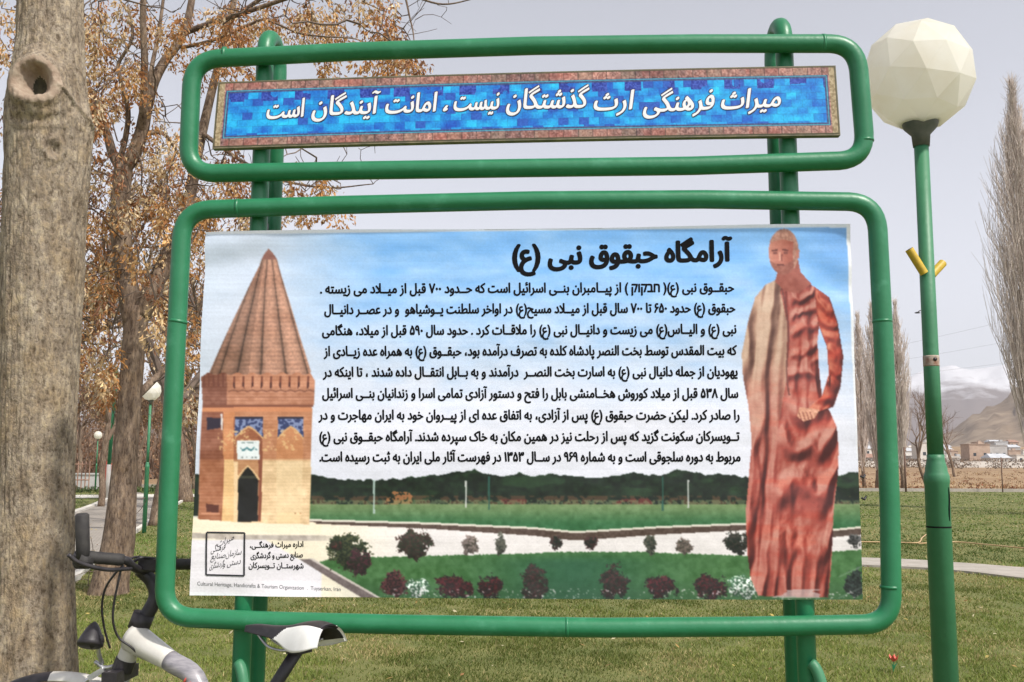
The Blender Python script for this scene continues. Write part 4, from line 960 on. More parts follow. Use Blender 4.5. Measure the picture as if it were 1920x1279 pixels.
# bare side twigs
for _ in range(420):
    a = sk.p[rg2.integers(0, len(sk.p))]; d = rg2.normal(0, 1, 3); d[2] = abs(d[2]) * .7; sk.reach(np.array(a) + d / np.linalg.norm(d) * (0.2 + .5 * rg2.random()), .007, .0025, .12)
b = gnd(204, 1110); tr2 = thing('park_tree', (b[0], b[1], 0), 'forked tree behind the sign, hung with dry orange seed clusters', 'tree', 'trees in the park')
v, f = sk.mesh(0, ntr); mobj('trunk', v, f, M['bark2'], tr2, smooth=True)
def crown(sk_, k0, cl, root):
    '''twigs and the seed clusters they carry, one crown mesh'''
    v, f = sk_.mesh(k0); w, g, c = leaf_mesh(cl); n = len(v)
    mobj('crown', np.vstack([v, w]), list(f) + [tuple(int(a) + n for a in q) for q in g], [M['twig'], M['leaf']], root, mi=[0] * len(f) + [1] * len(g), col=np.vstack([np.full((n, 3), .1), c]))
crown(sk, ntr, cl2, tr2)

# crown of the foreground tree: limbs start above the picture
sk1 = Skel(); T = toptip
sk1.limb([T - [0, 0, .3], T + [.1, .1, .6], T + [.2, .2, 1.4]], .05, .02, 5, 8)
for k in range(7):
    a = k * 2.4; r = .9 + .3 * (k % 3); z0 = -1.2 + .25 * k
    s0 = np.array([np.interp(T[2] + z0, [2.9, T[2]], [P[0][0] - .1, T[0]]), T[1], T[2] + z0]); s0 = np.array([T[0] - .08 * (-z0 if z0 < 0 else 0), T[1], T[2] + z0])
    sk1.limb([s0, s0 + np.array([cos(a) * r * .5, abs(sin(a)) * r * .3 - .1, .45]), s0 + np.array([cos(a) * r - .4, sin(a) * r * .7, .9 + .1 * k])], .04, .012, 5, 7)
n1 = len(sk1.limbs); cl1 = []
for _ in range(70):
    t = T + np.array([rg2.normal(-.5, .8), rg2.normal(0, .8), rg2.uniform(.3, 1.9)]); sk1.reach(t, .01, .003, .1); cl1.append(cluster(t, int(rg2.integers(25, 70)), .3, .09, .05, rg2))
crown(sk1, 0, cl1, tr1)

# ---- recursive bare / leafy tree for the park behind
def grow(limbs, tips, p, d, L, r, lvl, rg, spread, up, seg=4):
    pts = [p]; q = p.copy(); dd = d.copy()
    for _ in range(seg):
        dd = dd + rg.normal(0, .10, 3) + np.array([0, 0, up * .10]); dd /= np.linalg.norm(dd); q = q + dd * L / seg; pts.append(q.copy())
    limbs.append((np.array(pts), np.linspace(r, r * .62, seg + 1), 7 if r > .04 else 4 if r > .012 else 3))
    if lvl == 0: tips.append(q); return
    for k in range(3 if lvl > 1 else 4):
        nd = dd + rg.normal(0, spread, 3) + np.array([0, 0, up * .25]); nd /= np.linalg.norm(nd)
        st = pts[-1] if k == 0 else pts[-1 - rg.integers(0, seg - 1)]
        grow(limbs, tips, np.array(st), nd, L * rg.uniform(.58, .82), r * (.66 if k == 0 else .5), lvl - 1, rg, spread, up, seg)
def limbs_mesh(L):
    V = []; Fc = []; b = 0
    for P, R, n in L:
        v, f = tube(P, R, n, False); V.append(v); Fc += [tuple(i + b for i in q) for q in f]; b += len(v)
    return np.concatenate(V), Fc
def park_tree(px, d, h, label, rg, leafy=0.5, lvl=5, mt='bark2', pal=None, lean=0.0, name='park_tree', group='trees in the park', leaf=.07, r=None):
    x = (px - 960) / F * d / cos(PITCH) ; x = at(px, 880, d)[0]
    base = np.array([x, d, 0.0 if d < 61 else float(field_z(0, np.array(d)))])
    t = thing(name, base, label, 'tree', group); L = []; tips = []
    r = r or h * .018
    n = 5; tp = np.array([base + np.array([lean * k / n + rg.normal(0, .03), rg.normal(0, .03), h * .30 * k / n - (.1 if k == 0 else 0)]) for k in range(n + 1)])
    v, f = tube(spline(tp, 3), np.linspace(r * 1.15, r * .85, 3 * n + 1), 10); mobj('trunk', v, f, M[mt], t, smooth=True)
    for k in range(3):
        dd = rg.normal(0, .42, 3); dd[2] = 1; dd /= np.linalg.norm(dd); grow(L, tips, tp[-1] - [0, 0, h * .03 * k], dd, h * .24, r * .7, lvl - 1, rg, .48, .5)
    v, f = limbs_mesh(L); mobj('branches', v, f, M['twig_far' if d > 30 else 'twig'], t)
    if leafy:
        cl = [cluster(q + rg.normal(0, .1, 3), 26 if d < 30 else 14, .4, .16, leaf * (1 if d < 30 else 1.8), rg, pal) for q in tips if rg.random() < leafy]
        if cl: v, f, c = leaf_mesh(cl); mobj('crown', v, f, M['leaf'], t, col=c)
    return t
rgt = np.random.default_rng(5)
PALB = np.array([[.25, .14, .075], [.31, .19, .11], [.21, .12, .08], [.36, .25, .15]])
park_tree(300, 23.0, 9.5, 'slim tree standing right beside the half hidden green lamp post', rgt, .75, 5, pal=LEAFCOL, lean=.25, r=.15)
park_tree(352, 38.0, 10.0, 'grey leaning tree trunk between the sign frame and the banner edge', rgt, .7, 5, pal=LEAFCOL, lean=-.6, r=.26)
park_tree(190, 33.0, 9.0, 'loose orange tree seen between the two nearest trunks', rgt, .8, 5, pal=LEAFCOL, lean=.1, r=.10)
park_tree(60, 27.0, 10.0, 'leafy orange tree behind the foreground trunk', rgt, .6, 5, pal=LEAFCOL)
park_tree(-60, 24.0, 10.0, 'orange tree beyond the left edge of the park path', rgt, .6, 5, pal=LEAFCOL)
park_tree(430, 30.0, 9.0, 'orange tree behind the left post of the sign', rgt, .6, 5, pal=LEAFCOL)
labs = ['bare brown tree in the far park, nearest the small lamp', 'reddish bare tree at the back of the park left of the forked trunk', 'dull brown tree behind the low hedge by the red post', 'tawny tree at the back of the park right of the forked trunk', 'far russet tree behind the slim tree', 'far brown tree beside the banner edge', 'far tawny tree behind the foreground trunk', 'brown tree at the far end of the paved path']
for k, (px, d, h) in enumerate(((150, 58, 7), (128, 66, 8), (214, 63, 7), (262, 60, 7.5), (306, 68, 8), (368, 58, 7), (40, 62, 8), (238, 72, 9))):
    park_tree(px, d, h, labs[k], rgt, .8, 5, pal=PALB, leaf=.08, group='bare trees at the back of the park')
# distant woodland mass
cl = []; L = []
for _ in range(900):
    d = rgt.uniform(85, 150); px = rgt.uniform(-250, 560); b = at(px, 880, d); zz = float(field_z(0, np.array(d))); hgt = rgt.uniform(3, 7.5)
    for k in range(3):
        q = np.array([b[0], d, zz]); dd = np.array([rgt.normal(0, .25), rgt.normal(0, .25), 1]); L.append((np.array([q, q + dd * hgt * .5, q + dd * hgt + rgt.normal(0, .4, 3)]), [.07, .04, .01], 3))
    cl.append(cluster(np.array([b[0], d, zz + hgt]), 40, hgt * .95, 1.0, .42, rgt, np.array([[.22, .14, .09], [.29, .19, .12], [.26, .15, .09]])))
v, f, c = leaf_mesh(cl); wf = mobj('far_woodland', v, f, M['leaf'], col=c); tag(wf, 'distant brown winter woodland behind the park', 'woodland', kind='stuff')
v, f = limbs_mesh(L); tag(mobj('woodland_stems', v, f, M['twig_far']), 'thin bare stems of the distant brown woodland', 'woodland', kind='stuff')

# ---- poplars (upswept bare twigs)
def poplar(px, d, h, wid, label, rg, n, mt, rt=.0045):
    b = at(px, 880, d); z0 = 0.0 if d < 61 else float(field_z(0, np.array(float(d)))); base = np.array([b[0], d, z0])
    t = thing('poplar_tree', base, label, 'tree', 'bare poplars'); k = 14
    tp = np.array([base + np.array([rg.normal(0, .04), rg.normal(0, .04), h * .97 * q / k - (.1 if q == 0 else 0)]) for q in range(k + 1)])
    R = np.linspace(h * .011, .01, k + 1); v, f = tube(tp, R, 8); mobj('trunk', v, f, M[mt], t, smooth=True)
    L = []
    for q in range(n):
        u = rg.random() ** .85; zb = h * (.06 + .86 * u); a = rg.random() * 2 * pi
        ln = (h * .20) * (1.15 - u) + .5; rad = wid * (sin(min(1, (u * .95 + .12)) * pi) ** .7) * (.35 + .65 * rg.random()); 
        s0 = base + np.array([0, 0, zb]); o = np.array([cos(a), sin(a), 0])
        p1 = s0 + o * rad * .45 + [0, 0, ln * .28]; p2 = s0 + o * rad * .85 + [0, 0, ln * .65] + rg.normal(0, .05, 3); p3 = s0 + o * rad + [0, 0, ln * 1.05] + rg.normal(0, .08, 3)
        P = np.array([s0, p1, p2, p3]); L.append((P, [rt * 3.4, rt * 2.4, rt * 1.5, rt * .8], 3))
        for _ in range(3):
            w = rg.random(); s1 = p1 * (1 - w) + p2 * w; e = s1 + o * rad * .18 * rg.normal(0, 1) + rg.normal(0, wid * .10, 3) + [0, 0, ln * rg.uniform(.25, .5)]
            L.append((np.array([s1, (s1 + e) / 2 + rg.normal(0, .03, 3), e]), [rt * 1.6, rt * 1.2, rt * .7], 3))
    v, f = limbs_mesh(L); mobj('crown', v, f, M['twig_pale'], t); return t
rgp = np.random.default_rng(11)
poplar(1938, 34.0, 15.3, 1.35, 'tall bare poplar cut by the right edge of the picture', rgp, 1000, 'bark2', .0046)
poplar(1645, 66.0, 12.6, 1.0, 'bare poplar just right of the banner edge', rgp, 330, 'bark2', .009)
poplar(1691, 62.0, 12.0, .9, 'bare poplar just right of the sign frame', rgp, 330, 'bark2', .009)
poplar(1618, 72.0, 12.8, 1.0, 'bare poplar half hidden behind the banner', rgp, 300, 'bark2', .009)
def bare(px, d, h, label, rg, lvl=5):
    return park_tree(px, d, h, label, rg, 0, lvl, 'bark2', name='bare_tree', group='bare trees by the field', r=h * .016, lean=-.5)
bare(1737, 63.0, 6.8, 'crooked bare tree left of the lamp pole at the lawn edge', rgp, 6)
bare(1790, 120.0, 9.0, 'bare bush-like tree at the field right of the lamp pole', rgp, 5)
bare(1655, 140.0, 9.0, 'bare tree in the field between the two poplars', rgp, 5)
park_tree(2030, 30.0, 7.0, 'bare tree beyond the right edge behind the poplar', rgp, 0, 5, name='bare_tree', group='bare trees by the field', r=.10, lean=-.4)

# ================================================================== TOWN, field posts, wires
M['wall_pale'] = mat('pale_render', (0.55, 0.51, 0.46), 0.9, var=(0.66, 0.63, 0.58), scale=.4)
M['wall_brick'] = mat('tan_brick', (0.36, 0.26, 0.20), 0.9, var=(0.45, 0.34, 0.26), scale=.6)
M['wall_grey'] = mat('grey_render', (0.36, 0.35, 0.34), 0.9, var=(0.46, 0.45, 0.44), scale=.5)
M['roof_grey'] = mat('metal_roof', (0.42, 0.43, 0.45), 0.5, var=(0.55, 0.56, 0.58), scale=.6)
M['roof_red'] = mat('rust_roof', (0.26, 0.14, 0.10), 0.7, var=(0.36, 0.22, 0.16), scale=.6)
M['pane'] = mat('dark_window', (0.04, 0.05, 0.06), 0.2)
rgh = np.random.default_rng(31)
def house(px, d, w, dep, h, wm, rm, gable, label):
    x = at(px, 880, d)[0]; z = float(field_z(0, np.array(float(d)))) - .3; b = np.array([x, d, z]); t = thing('house', b, label, 'house', 'houses of the distant town')
    mb = MB(); mb.box(b + [0, 0, h / 2], (w, dep, h)); mb.build('wall', M[wm], t)
    mb = MB()
    if gable:
        e = .4; y0, y1 = -dep / 2 - e, dep / 2 + e; x0, x1 = -w / 2 - e, w / 2 + e; r = h + w * .0 + 1.6
        P = [b + np.array(q) for q in ((x0, y0, h), (x1, y0, h), (x1, y1, h), (x0, y1, h), (x0 + .8, 0, r), (x1 - .8, 0, r))]
        mb.add(P, [(0, 1, 5, 4), (2, 3, 4, 5), (1, 2, 5), (3, 0, 4), (0, 3, 2, 1)])
    else: mb.box(b + [0, 0, h + .12], (w + .5, dep + .5, .24)); mb.box(b + [w * .2, 0, h + .7], (1.6, 1.6, .92))
    mb.build('roof', M[rm], t)
    k = max(1, int(w / 3)); fl = max(1, int(h / 3))
    for a in range(k):
        for c in range(fl):
            mb = MB(); mb.box(b + [(-w / 2) + w * (a + .5) / k, -dep / 2 - .02, 1.6 + 3 * c], (1.1, .1, 1.2)); mb.build('window', M['pane'], t)
spec = []
for k in range(46):
    px = rgh.uniform(1612, 1990) if k < 40 else rgh.uniform(1690, 1930); d = rgh.uniform(360, 720)
    spec.append((px, d))
spec.sort(key=lambda q: q[0])
wl = {'wall_pale': 'pale', 'wall_brick': 'tan brick', 'wall_grey': 'grey'}
for k, (px, d) in enumerate(spec):
    wm = ['wall_pale', 'wall_pale', 'wall_brick', 'wall_grey'][rgh.integers(0, 4)]; ga = rgh.random() < .4; rm = ['roof_grey', 'roof_red'][int(rgh.random() < .3)] if ga else wm
    w = rgh.uniform(5, 9.5); h = rgh.choice([3.2, 3.6, 5.6, 6.4, 8.6], p=[.35, .3, .2, .12, .03])
    house(px, d, w, 8, h, wm, rm, ga, f"{wl[wm]} {'pitched' if ga else 'flat'} roofed house in the distant town below the brown hill")
# long pale wall at the town's edge
for (p0, p1, d) in ((1600, 1760, 300), (1790, 1990, 290)):
    x0, x1 = at(p0, 880, d)[0], at(p1, 880, d)[0]; z = float(field_z(0, np.array(float(d)))); mb = MB(); mb.box(((x0 + x1) / 2, d, z + .7), (x1 - x0, .3, 1.8)); mb.box(((x0 + x1) / 2, d, z + 1.66), (x1 - x0 + .1, .4, .1))
    tag(mb.build('boundary_wall', M['wall_pale'], origin=((x0 + x1) / 2, d, z)), 'long low pale wall along the far field, ' + ('left' if p0 < 1700 else 'right') + ' of the lamp pole', 'wall')
# scrub rows in front of the town
cl = []
for _ in range(260):
    d = rgh.uniform(240, 420); px = rgh.uniform(1560, 2000); b = at(px, 880, d); z = float(field_z(0, np.array(d))); cl.append(cluster(np.array([b[0], d, z + 2.6]), 40, 2.6, 1.5, .5, rgh, np.array([[.19, .14, .10], [.15, .12, .09], [.24, .17, .12]])))
v, f, c = leaf_mesh(cl); tag(mobj('scrub', v, f, M['leaf'], col=c), 'brown winter scrub in front of the distant town', 'scrub', kind='stuff')
cl = []
for _ in range(420):
    d = 62 + 110 * rgh.random() ** 1.6; px = rgh.uniform(1540, 2020); b = at(px, 880, d); z = float(field_z(0, np.array(d))); s = rgh.uniform(.15, .55); cl.append(cluster(np.array([b[0], d, z + s]), 22, s, s * .9, .16, rgh, np.array([[.30, .18, .09], [.24, .14, .08], [.36, .25, .13], [.27, .11, .06]])))
v, f, c = leaf_mesh(cl); tag(mobj('dry_weeds', v, f, M['leaf'], col=c), 'dry rusty weeds across the brown field', 'weeds', kind='stuff')
# thin posts
M['post_rust'] = mat('rusty_iron', (0.10, 0.055, 0.04), .8, var=(.17, .1, .07), scale=20)
def thin_post(px, d, h, r, label, group='thin posts along the lawn edge'):
    b = at(px, 880, d); mb = MB(); z = 0 if d < 61 else float(field_z(0, np.array(float(d)))); mb.tube([(b[0], d, z - .1), (b[0], d, z + h * .5), (b[0], d, z + h)], [r, r, r * .9], 8); mb.tube([(b[0], d, z + h * .9), (b[0] + .10, d, z + h * .93)], r * .6, 6)
    tag(mb.build('field_post', M['post_rust'], origin=(b[0], d, z), smooth=True), label, 'post', group)
thin_post(1878, 60.0, 2.05, .035, 'thin rusty post at the lawn edge under the right poplar')
thin_post(1697, 59.5, 2.6, .06, 'dark post at the lawn edge just right of the sign frame')
# overhead wires far off, strung between two utility poles outside the picture
M['wire'] = mat('grey_wire', (.16, .16, .17), .6)
mbp = []
for k, (d, z) in enumerate(((150, 20.5), (155, 17.0), (160, 14.6))):
    a = at(1300, 640, d); b = at(2300, 640, d); n = 24; t = np.linspace(0, 1, n)
    y0 = 735 - 28 * 0 + 22 * k; y1 = 500 + 40 * k
    a = at(1300, 722 + 8 * k, d); b = at(2300, 492 + 62 * k, d)
    P = a + (b - a) * t[:, None]; P[:, 2] -= 4 * 1.2 * t * (1 - t)
    mb = MB(); mb.tube(P, .012, 5); tag(mb.build('overhead_wire', M['wire'], origin=P[0]), ['upper', 'middle', 'lower'][k] + ' thin grey power line across the sky right of the sign', 'power line', 'power lines over the field')
for px in (1300, 2300):
    b = at(px, 880, 154); z = float(field_z(0, np.array(154.0))); top = at(px, 718 if px == 1300 else 488, 154)[2] + .8
    t = thing('utility_pole', (b[0], 154, z), 'utility pole carrying the power lines, hidden behind the banner' if px == 1300 else 'utility pole carrying the power lines, beyond the right edge', 'utility pole', 'utility poles')
    mb = MB(); mb.tube([(b[0], 154, z - .3), (b[0], 154, top)], [.16, .11], 10); mb.build('shaft', M['bark2'], t, smooth=True)
    mb = MB(); mb.box((b[0], 155, top - .7), (.12, 12.5, .14)); mb.build('cross_arm', M['bark2'], t)

# ================================================================== PARK FURNITURE on the left
M['hedge'] = vmat('hedge_leaves', .7, .2, .2)
def hedge(px0, px1, d, h, w, label):
    cl = []; a = at(px0, 880, d); b = at(px1, 880, d); n = int((b[0] - a[0]) * 14)
    for _ in range(n): 
        q = np.array([rgh.uniform(a[0], b[0]), d + rgh.uniform(-w / 2, w / 2), h * rgh.uniform(.5, 1)]); cl.append(cluster(q, 30, h * .6, .22, .10, rgh, np.array([[.045, .085, .025], [.06, .10, .03], [.09, .11, .04]])))
    v, f, c = leaf_mesh(cl); tag(mobj('hedge', v, f, M['hedge'], origin=((a[0] + b[0]) / 2, d, 0), col=c), label, 'hedge', 'low hedges in the far park')
hedge(-200, 196, 49.5, .38, .5, 'low clipped green hedge behind the small distant lamp')
hedge(212, 345, 50.0, .45, .6, 'low clipped green hedge between the red post and the sign frame')
b0, b1 = at(-250, 880, 56)[0], at(185, 880, 56)[0]; mb = MB(); mb.box(((b0 + b1) / 2, 56, .35), (b1 - b0, .3, .9)); mb.box(((b0 + b1) / 2, 56, .84), (b1 - b0 + .1, .42, .08)); tag(mb.build('low_wall', M['wall_grey'], origin=((b0 + b1) / 2, 56, 0)), 'low grey wall at the back of the far park behind the hedge', 'wall')
# iron railing with posts
px0, px1, d = 60, 168, 53.0; a = at(px0, 880, d)[0]; b = at(px1, 880, d)[0]; t = thing('railing', ((a + b) / 2, d, 0), 'reddish iron railing in the far park beside the small lamp', 'railing')
mb = MB()
for z in (.55, 1.35): mb.tube([(a, d, z), (b, d, z)], .035, 6)
mb.build('rail', M['roof_red'], t); n = 16
mb = MB()
for k in range(n): mb.tube([(a + (b - a) * k / (n - 1), d, 0), (a + (b - a) * k / (n - 1), d, 1.5)], .03, 6)
mb.build('bars', M['roof_red'], t)
M['red_post'] = mat('red_paint', (.30, .035, .02), .5, var=(.38, .06, .03), scale=6)
p = at(199, 880, 45.0); t = thing('litter_bin', (p[0], 45, 0), 'narrow red litter bin on the path behind the forked trunk', 'litter bin')
mb = MB(); mb.box((p[0], 45, .75), (.36, .36, 1.1)); mb.build('bin_body', M['red_post'], t); mb = MB(); mb.box((p[0], 45, 1.36), (.42, .42, .10)); mb.box((p[0], 45, 1.46), (.30, .30, .10)); mb.build('lid', M['red_post'], t); mb = MB(); mb.tube([(p[0], 45, -.1), (p[0], 45, .2)], .05, 8); mb.build('stand', M['post_rust'], t)
p = at(204, 880, 40.0); t = thing('sign_pole', (p[0], 40, 0), 'slim dark green pole with a whitewashed foot just left of the forked trunk', 'pole')
mb = MB(); mb.tube([(p[0], 40, 1.35), (p[0] + .1, 40, 5.2)], [.075, .06], 10); mb.build('shaft', M['green'], t, smooth=True); mb = MB(); mb.tube([(p[0], 40, -.1), (p[0], 40, 1.35)], .085, 10); mb.build('foot', M['wall_pale'], t, smooth=True)

# ================================================================== BICYCLE leaning by the sign
def bicycle():
    fx, fy = at(108, 1400, 3.12)[0], 3.12; Rw = .345
    sad = at(560, 1185, 2.72)
    fa = np.array([fx, fy, Rw]); dv = np.array([sad[0] - fx, sad[1] - fy, 0]); dv /= np.linalg.norm(dv); side = np.array([-dv[1], dv[0], 0])
    ra = fa + dv * 1.02; base = (fa + ra) / 2; base[2] = 0
    t = thing('bicycle', base, 'white and grey bicycle with black bar ends parked in front of the sign', 'bicycle')
    # wheels
    def wheel(c, axis, w):
        r = mobj('wheel', *_ring(c, axis, Rw, .024, 64, 10), M['rubber'], t, smooth=True)
        v, f = _ring(c, axis, Rw - .034, .010, 56, 8); mobj('rim', v, f, M['silver'], r, smooth=True)
        mb = MB(); mb.tube([c - axis * .05, c + axis * .05], .018, 10)
        u = np.cross(axis, [0, 0, 1.0]); u /= np.linalg.norm(u); w2 = np.cross(axis, u)
        for k in range(20):
            a = k * 2 * pi / 20; e = u * cos(a) + w2 * sin(a); s = axis * (.03 if k % 2 else -.03); mb.tube([c + s, c + e * (Rw - .04)], .0013, 4)
        mb.build('spokes', M['silver'], r)
        return r
    st = dv * cos(radians(24)) + side * sin(radians(24)); stl = np.array([-st[1], st[0], 0])     # front wheel turned a little
    wheel(fa, stl, 0); wheel(ra, side, 0)
    # front mudguard: arc over the tyre, off-white with a dark front end
    def guard(c, fwd, axis, a0, a1, name, mats, wd_, mi_split):
        n = 22; A = np.linspace(a0, a1, n); V = []; f = []; mi = []
        for a in A:
            e = fwd * cos(a) + np.array([0, 0, 1]) * sin(a)
            for q, dr in ((-1, -.012), (-.55, .004), (0, .008), (.55, .004), (1, -.012)): V.append(c + e * (Rw + .040 + dr) + axis * wd_ * q)
            for q, dr in ((1, -.015), (0, .004), (-1, -.015)): V.append(c + e * (Rw + .040 + dr) + axis * wd_ * q * .98)
        k = 8
        for i in range(n - 1):
            for q in range(k): f.append((i * k + q, i * k + (q + 1) % k, (i + 1) * k + (q + 1) % k, (i + 1) * k + q)); mi.append(0 if i < mi_split else 1)
        f += [tuple(range(k)), tuple((n - 1) * k + q for q in range(k))[::-1]]; mi += [0, 1]
        return mobj(name, V, f, mats, t, smooth=True, mi=mi)
    guard(fa, -st, stl, radians(40), radians(128), 'mudguard', [M['black'], M['frame_white']], .034, 11)
    # frame: thick main tube, head tube
    h0 = at(262, 1172, 3.05); h1 = at(236, 1238, 3.055)
    mb = MB(); hd = (h0 - h1) / np.linalg.norm(h0 - h1)
    mb.tube(spline([h1 - hd * .012, h1 + (h0 - h1) * .5, h0 + hd * .004], 3), .027, 20)
    m0 = at(250, 1195, 3.045); m1 = at(318, 1238, 2.98); m2 = at(372, 1285, 2.93); m3 = ra * .42 + fa * .58 + np.array([0, 0, .06]) 
    bb = fa + dv * .62 + np.array([0, 0, -.03])
    mb.tube(spline([m0, (m0 + m1) / 2, m1], 6), np.linspace(.043, .0285, 13), 22)
    mb.build('frame', M['frame_white'], t, smooth=True)
    mb = MB(); mb.tube(spline([m1, m2, (m2 + bb) / 2, bb], 6), np.linspace(.0288, .0268, 19), 22); mb.build('down_tube', M['frame_grey'], t, smooth=True)
    mb = MB(); c = at(352, 1262, 2.90); 
    dn = (m2 - m1) / np.linalg.norm(m2 - m1)
    for a0 in (0.0, .02): 
        pp = [m1 + dn * (.085 + a0) + np.array([-.03 * cos(q) * 0, 0, 0]) + (np.cross(dn, [0, 1, 0]) * sin(q) - np.array([0, 1, 0]) * cos(q)) * .0292 for q in np.linspace(-.45, .35, 6)]
        mb.tube(pp, [.001, .003, .0035, .003, .0025, .001], 6)
    mb.build('red_decal', M['redsmall'], t)
    # fork, seat tube, stays
    mb = MB(); cr = h1 - hd * .03; mb.tube([h1 + hd * .004, cr], .030, 16); mb.box(cr - hd * .012, (.15, .045, .035), np.array([stl, st, [0, 0, 1.0]])); mb.build('fork_crown', M['black'], t, smooth=False)
    for s in (-1, 1):
        mb = MB(); p0 = cr + stl * .058 * s; mb.tube([p0, p0 * .55 + (fa + stl * .058 * s) * .45], .017, 14, True, 0); mb.tube([p0 * .55 + (fa + stl * .058 * s) * .45, fa + stl * .055 * s], [.021, .019], 14, True, 1); mb.build('fork_leg', [M['silver'], M['frame_grey']], t, smooth=True)
    s0 = at(556, 1222, 2.72); s1 = at(516, 1285, 2.715); sdir = (s1 - s0) / np.linalg.norm(s1 - s0); 
    st_bot = bb; mb = MB(); mb.tube([s0 - sdir * .01, s0 + sdir * .12, s0 * .4 + st_bot * .6], .0165, 16); mb.build('seat_post', M['black'], t, smooth=True)
    mb = MB(); mb.tube([s0 * .42 + st_bot * .58, st_bot], .020, 14)
    for s in (-1, 1): mb.tube([bb + side * .03 * s, ra + side * .06 * s], .011, 10); mb.tube([s0 * .40 + st_bot * .60 + side * .02 * s, ra + side * .06 * s], .009, 10)
    mb.build('rear_stays', M['frame_white'], t, smooth=True)
    r = mobj('crankset', *_ring(bb - side * .05, side, .085, .006, 40, 6), M['black'], t); mb = MB(); mb.tube([bb - side * .07, bb + side * .07], .014, 10); 
    for s, a in ((-1, .5), (1, .5 + pi)):
        e = bb + side * .075 * s + (dv * cos(a) + np.array([0, 0, 1]) * sin(a)) * .165; mb.tube([bb + side * .075 * s, e], .010, 8); mb.box(e + side * .05 * s, (.09, .085, .022), np.array([dv, side, [0, 0, 1.0]]))
    mb.build('pedals', M['black'], r)
    # stem and handlebar, grips, bar ends
    sp = [h0 - hd * .005, at(276, 1152, 3.05), at(292, 1118, 3.055), at(284, 1090, 3.06), at(262, 1068, 3.05)]
    mb = MB(); mb.tube(spline(sp, 6), np.concatenate([np.linspace(.024, .021, 6), np.linspace(.021, .019, 19)]), 16); mb.tube([h0 - hd * .012, h0 + hd * .035], .031, 18); mb.build('stem', M['black'], t, smooth=True)
    hb = [at(138, 1041, 2.86), at(160, 1045, 2.875), at(232, 1050, 2.93), at(248, 1062, 2.97), at(266, 1070, 3.03), at(290, 1066, 3.08), at(306, 1058, 3.12), at(352, 1058, 3.22), at(368, 1058, 3.26)]
    mb = MB(); mb.tube(spline(hb, 6), .012, 12); mb.build('handlebar', M['black'], t, smooth=True)
    for q in ((at(160, 1044, 2.872), at(231, 1050, 2.93)), (at(303, 1058, 3.115), at(362, 1058, 3.245))):
        d = q[1] - q[0]; mb = MB(); pts = [q[0] + d * k for k in np.linspace(0, 1, 9)]; mb.tube(pts, [.016, .018, .0165, .0175, .0165, .0175, .0165, .0175, .0160], 16); mb.build('grip', M['rubber'], t, smooth=True)
    mb = MB(); e0 = at(156, 1052, 2.865); e1 = at(154, 963, 2.85); e0[2] -= .0; mb.tube([e0, e0 + (e1 - e0) * .25, e1 - (e1 - e0) * .03, e1], [.0165, .0185, .0185, .014], 18)
    mb.tube([at(146, 1052, 2.85), at(166, 1052, 2.88)], .022, 14); mb.build('bar_end', M['rubber'], t, smooth=True)
    # brake levers and cables
    for q in ((at(128, 1040, 2.80), at(150, 1056, 2.82), at(200, 1068, 2.88), at(246, 1066, 2.95)), (at(330, 1046, 3.12), at(300, 1050, 3.08), at(284, 1056, 3.05))):
        mb = MB(); mb.tube(spline(q, 5), .006, 8); mb.build('brake_lever', M['black'], t, smooth=True)
    mb = MB(); mb.box(at(278, 1058, 3.03), (.05, .03, .03)); mb.tube(spline([at(252, 1052, 3.0), at(266, 1046, 3.0), at(290, 1048, 3.04)], 5), .005, 6); mb.build('brake_clamp', M['black'], t)
    for q in ([at(232, 1060, 2.93), at(214, 1078, 2.93), at(197, 1105, 2.95), at(191, 1140, 2.97), at(196, 1180, 3.0), at(206, 1215, 3.03)], [at(228, 1062, 2.93), at(222, 1090, 2.93), at(214, 1130, 2.94), at(212, 1165, 2.95), at(222, 1195, 2.98), at(244, 1212, 2.985), at(258, 1225, 3.0)], [at(286, 1050, 3.05), at(258, 1044, 3.02), at(240, 1052, 2.98), at(246, 1066, 2.98)]):
        mb = MB(); mb.tube(spline(q, 8), .0034, 7); mb.build('cable', M['black'], t, smooth=True)
    # small dark headlamp on a bracket over the wheel
    mb = MB(); ca = at(178, 1166, 3.03); cb = at(168, 1213, 3.0)
    hp = [ca + (cb - ca) * k for k in (0, .08, .3, .55, .8, .93, 1.0)]; mb.tube(hp, [.003, .010, .021, .029, .036, .037, .030], 18); mb.tube([cb + [.0, 0, .012], cb + [.035, .01, .022]], [.02, .012], 12); mb.build('headlamp', M['black'], t, smooth=True)
    mb = MB(); mb.tube(spline([at(184, 1212, 3.03), at(186, 1228, 3.04), at(192, 1244, 3.06)], 4), .006, 8); mb.tube(spline([at(178, 1240, 3.06), at(196, 1252, 3.06), at(222, 1246, 3.06), at(238, 1244, 3.05)], 4), .006, 8); mb.build('lamp_bracket', M['silver'], t, smooth=True)
    # brake callipers
    mb = MB(); c = at(183, 1262, 3.06); mb.box(c, (.05, .03, .016), np.array([[.8, .1, .5], [0, 1, 0], [-.5, 0, .8]])); mb.tube([at(160, 1278, 3.06), at(182, 1262, 3.06), at(205, 1254, 3.07), at(232, 1248, 3.07)], .006, 8); mb.build('brake', M['silver'], t, smooth=False)
    # saddle: nose to the left, flared rear; white wings, black spine and hollow underside
    noseP = at(462, 1169, 2.79); rearP = at(624, 1181, 2.645); ax = rearP - noseP; Ls = np.linalg.norm(ax); ax /= Ls
    hs_ = np.array([-ax[1], ax[0], 0]); hs_ /= np.linalg.norm(hs_); upv = np.cross(hs_, -ax); upv = upv if upv[2] > 0 else -upv
    n, k = 70, 57; V = []; 
    T_ = np.linspace(0, 1, n)
